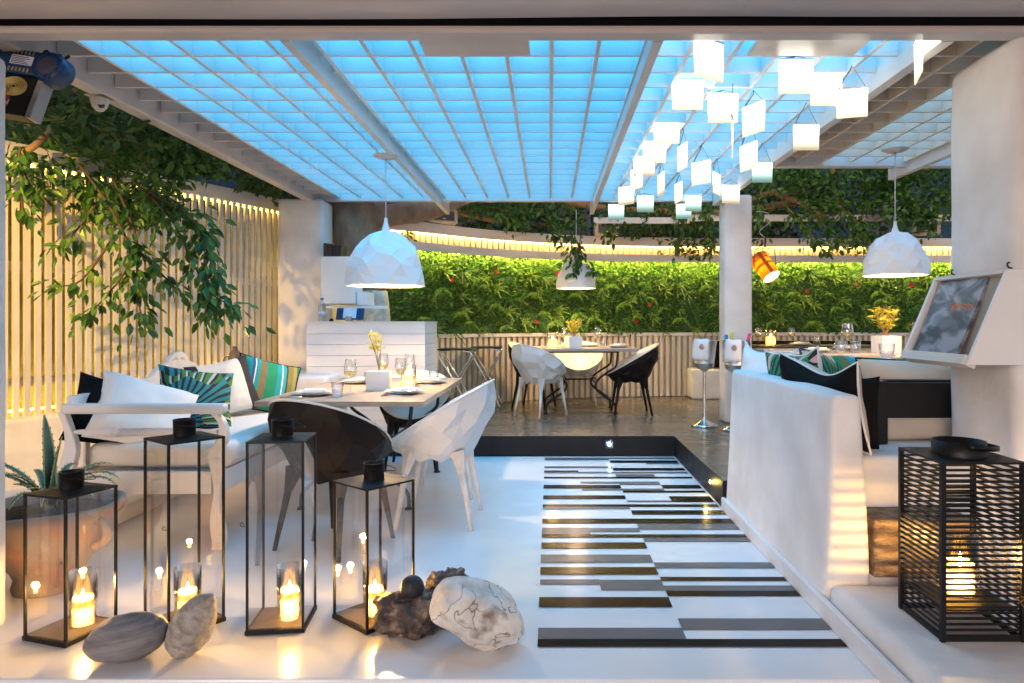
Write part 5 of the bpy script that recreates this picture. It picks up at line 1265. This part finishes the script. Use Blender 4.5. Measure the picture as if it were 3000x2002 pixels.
# stage light, top left
cpos=at(62,225,3.2); t=thing('stage_light','blue and black stage light hanging in the top left corner','stage light',cpos,rot=(R(78),R(10),R(-4)))
# local: x right, y 'up' in view, z towards the viewer/below
a=MB(); a.box(-.20,.115,.0,.125,-.06,.03); a.build('housing','bluehouse',t,bevel=.012,seg=3)
a=MB(); a.lathe([(0,.034),(.05,.034),(.07,.03),(.076,.015),(.076,-.05),(0,-.05)],(.135,.06,0),28); a.build('end_cap','bluehouse',t)
a=MB(); a.lathe([(0,.036),(.04,.036),(.045,.034)],(.135,.06,0),24); a.build('recess','labelink',t)
for ux,uy in ((.05,.05),(.062,-.01),(.02,-.055),(-.02,.06)):
    a=MB(); a.lathe([(.014,.03),(.014,.042),(.008,.042),(.008,.034),(0,.034)],(.135+ux,.06+uy,0),14); a.build('knob','bluehouse',t)
a=MB(); a.box(-.20,.10,-.20,-.004,-.055,.022); a.build('body','blackmetal',t,bevel=.006)
a=MB(); a.box(.101,.13,-.20,-.004,-.05,.018); a.build('side_rail','greymetal',t,bevel=.004)
a=MB()
for rr_ in (.012,.022,.031,.040,.049,.057): a.tube([(.005+rr_*math.cos(u)*1.1,-.062+rr_*math.sin(u)*.8,.024) for u in [2*PI*i/28 for i in range(28)]],.0035,5,closed=True)
a.build('fan_grille','brass',t)
a=MB(); a.box(-.05,.06,.045,.092,.0305,.032); a.build('label_plate','labelwhite',t)
a=MB()
for i in range(5): a.box(-.045,.045-.012*(i%3),.05+.008*i,.0535+.008*i,.0321,.0326)
a.build('small_print','labelink',t)
a=MB()
for i in range(6): a.box(-.05+.019*i,-.041+.019*i,.10,.117,.0305,.0312); a.box(-.05+.019*i,-.041+.019*i,.012,.03,.0305,.0312)
a.build('vents','brass',t)
a=MB(); a.lathe([(0,.0235),(.045,.0235),(.046,.022)],(-.035,-.142,0),32); a.build('badge','labelred',t); a=None
textobj('badge_text','MAN',.036,'labelwhite',t,(-.03,-.142,.0242),(0,0,PI))
textobj('badge_text','DC',.018,'labelwhite',t,(-.03,-.185,.0232),(0,0,PI))
a=MB(); a.tube([(.04,.06,-.05),(.04,.22,-.16)],.008,8); a.build('hanger','iron',t)
# speakers
def speaker(label,loc,rz,rx=0):
    t=thing('speaker',label,'speaker',loc,group='beige outdoor speakers',rot=(rx,0,rz))
    a=MB(); a.box(-.17,.17,-.07,.08,0,.17); a.build('cabinet','speaker',t,bevel=.02,seg=3)
    a=MB(); a.box(-.125,.125,-.075,-.068,.03,.145); a.build('grille','grille',t,bevel=.02,seg=3)
    a=MB(); a.box(-.02,.02,-.0785,-.0755,.045,.06); a.build('badge','labelwhite',t)
speaker('beige speaker on the curved wall beside the tree limb',(-1.30,8.3,2.43),R(22),R(-4))
speaker('beige speaker on the curved wall behind the hanging lights',(.78,9.42,2.43),R(5))
speaker('beige speaker at the right end above the curved wall',(5.15,9.35,2.43),R(-20))
# dry sprig at bottom right
mbb=MB(); rr=random.Random(4)
for k in range(16):
    p0=Vector((1.66+rr.uniform(-.03,.05),2.27+rr.uniform(-.05,.03),.142)); d=Vector((rr.uniform(-.10,.10),rr.uniform(-.05,.05),rr.uniform(.12,.34)))
    pts=crom3([p0,p0+d*.5+Vector((rr.uniform(-.02,.02),0,0)),p0+d]); mbb.tube(pts,.0009,4)
    for i in range(10): leafsimple(mbb,pts[rr.randrange(2,len(pts))],Vector((rr.gauss(0,1),rr.gauss(0,1),.6)),Vector((0,-1,.2)),.018,.004)
single('dry_sprig',mbb,'branch','wispy dry grass sprig at the right of the slatted lantern','plant')
for k,(x,y,l) in enumerate(((.93,7.35,'fallen green leaf on the dark platform near the black chair'),(.42,6.9,'small fallen leaf near the front edge of the dark platform'))):
    a=MB(); leafquads(a,Vector((x,y,.1945)),Vector((1,.3,0)),Vector((0,0,1)),.07,.035,.05); single('fallen_leaf',a,'leaf',l,'leaf','fallen leaves on the platform')
# assumed floodlight, added out of view to throw yellow light on the fence
t=thing('assumed_flood_light','assumed warm floodlight, added unseen behind the left pillar and aimed at the fence','floodlight',(-3.3,2.9,2.15))
a=MB(); a.box(-.06,.06,-.05,.02,-.04,.04); a.build('body','greymetal',t,bevel=.004)
dirv=Vector((-3.95,5.1,1.35))-Vector((-3.3,2.9,2.15)); rt=dirv.to_track_quat('-Z','Y').to_euler()
lamp('assumed_flood','SPOT',(0,.06,0),125,(1,.58,.13),t,size=.02,rot=rt,spot=70,blend=.5)  # assumed source for the yellow light and leaf shadows on the slats
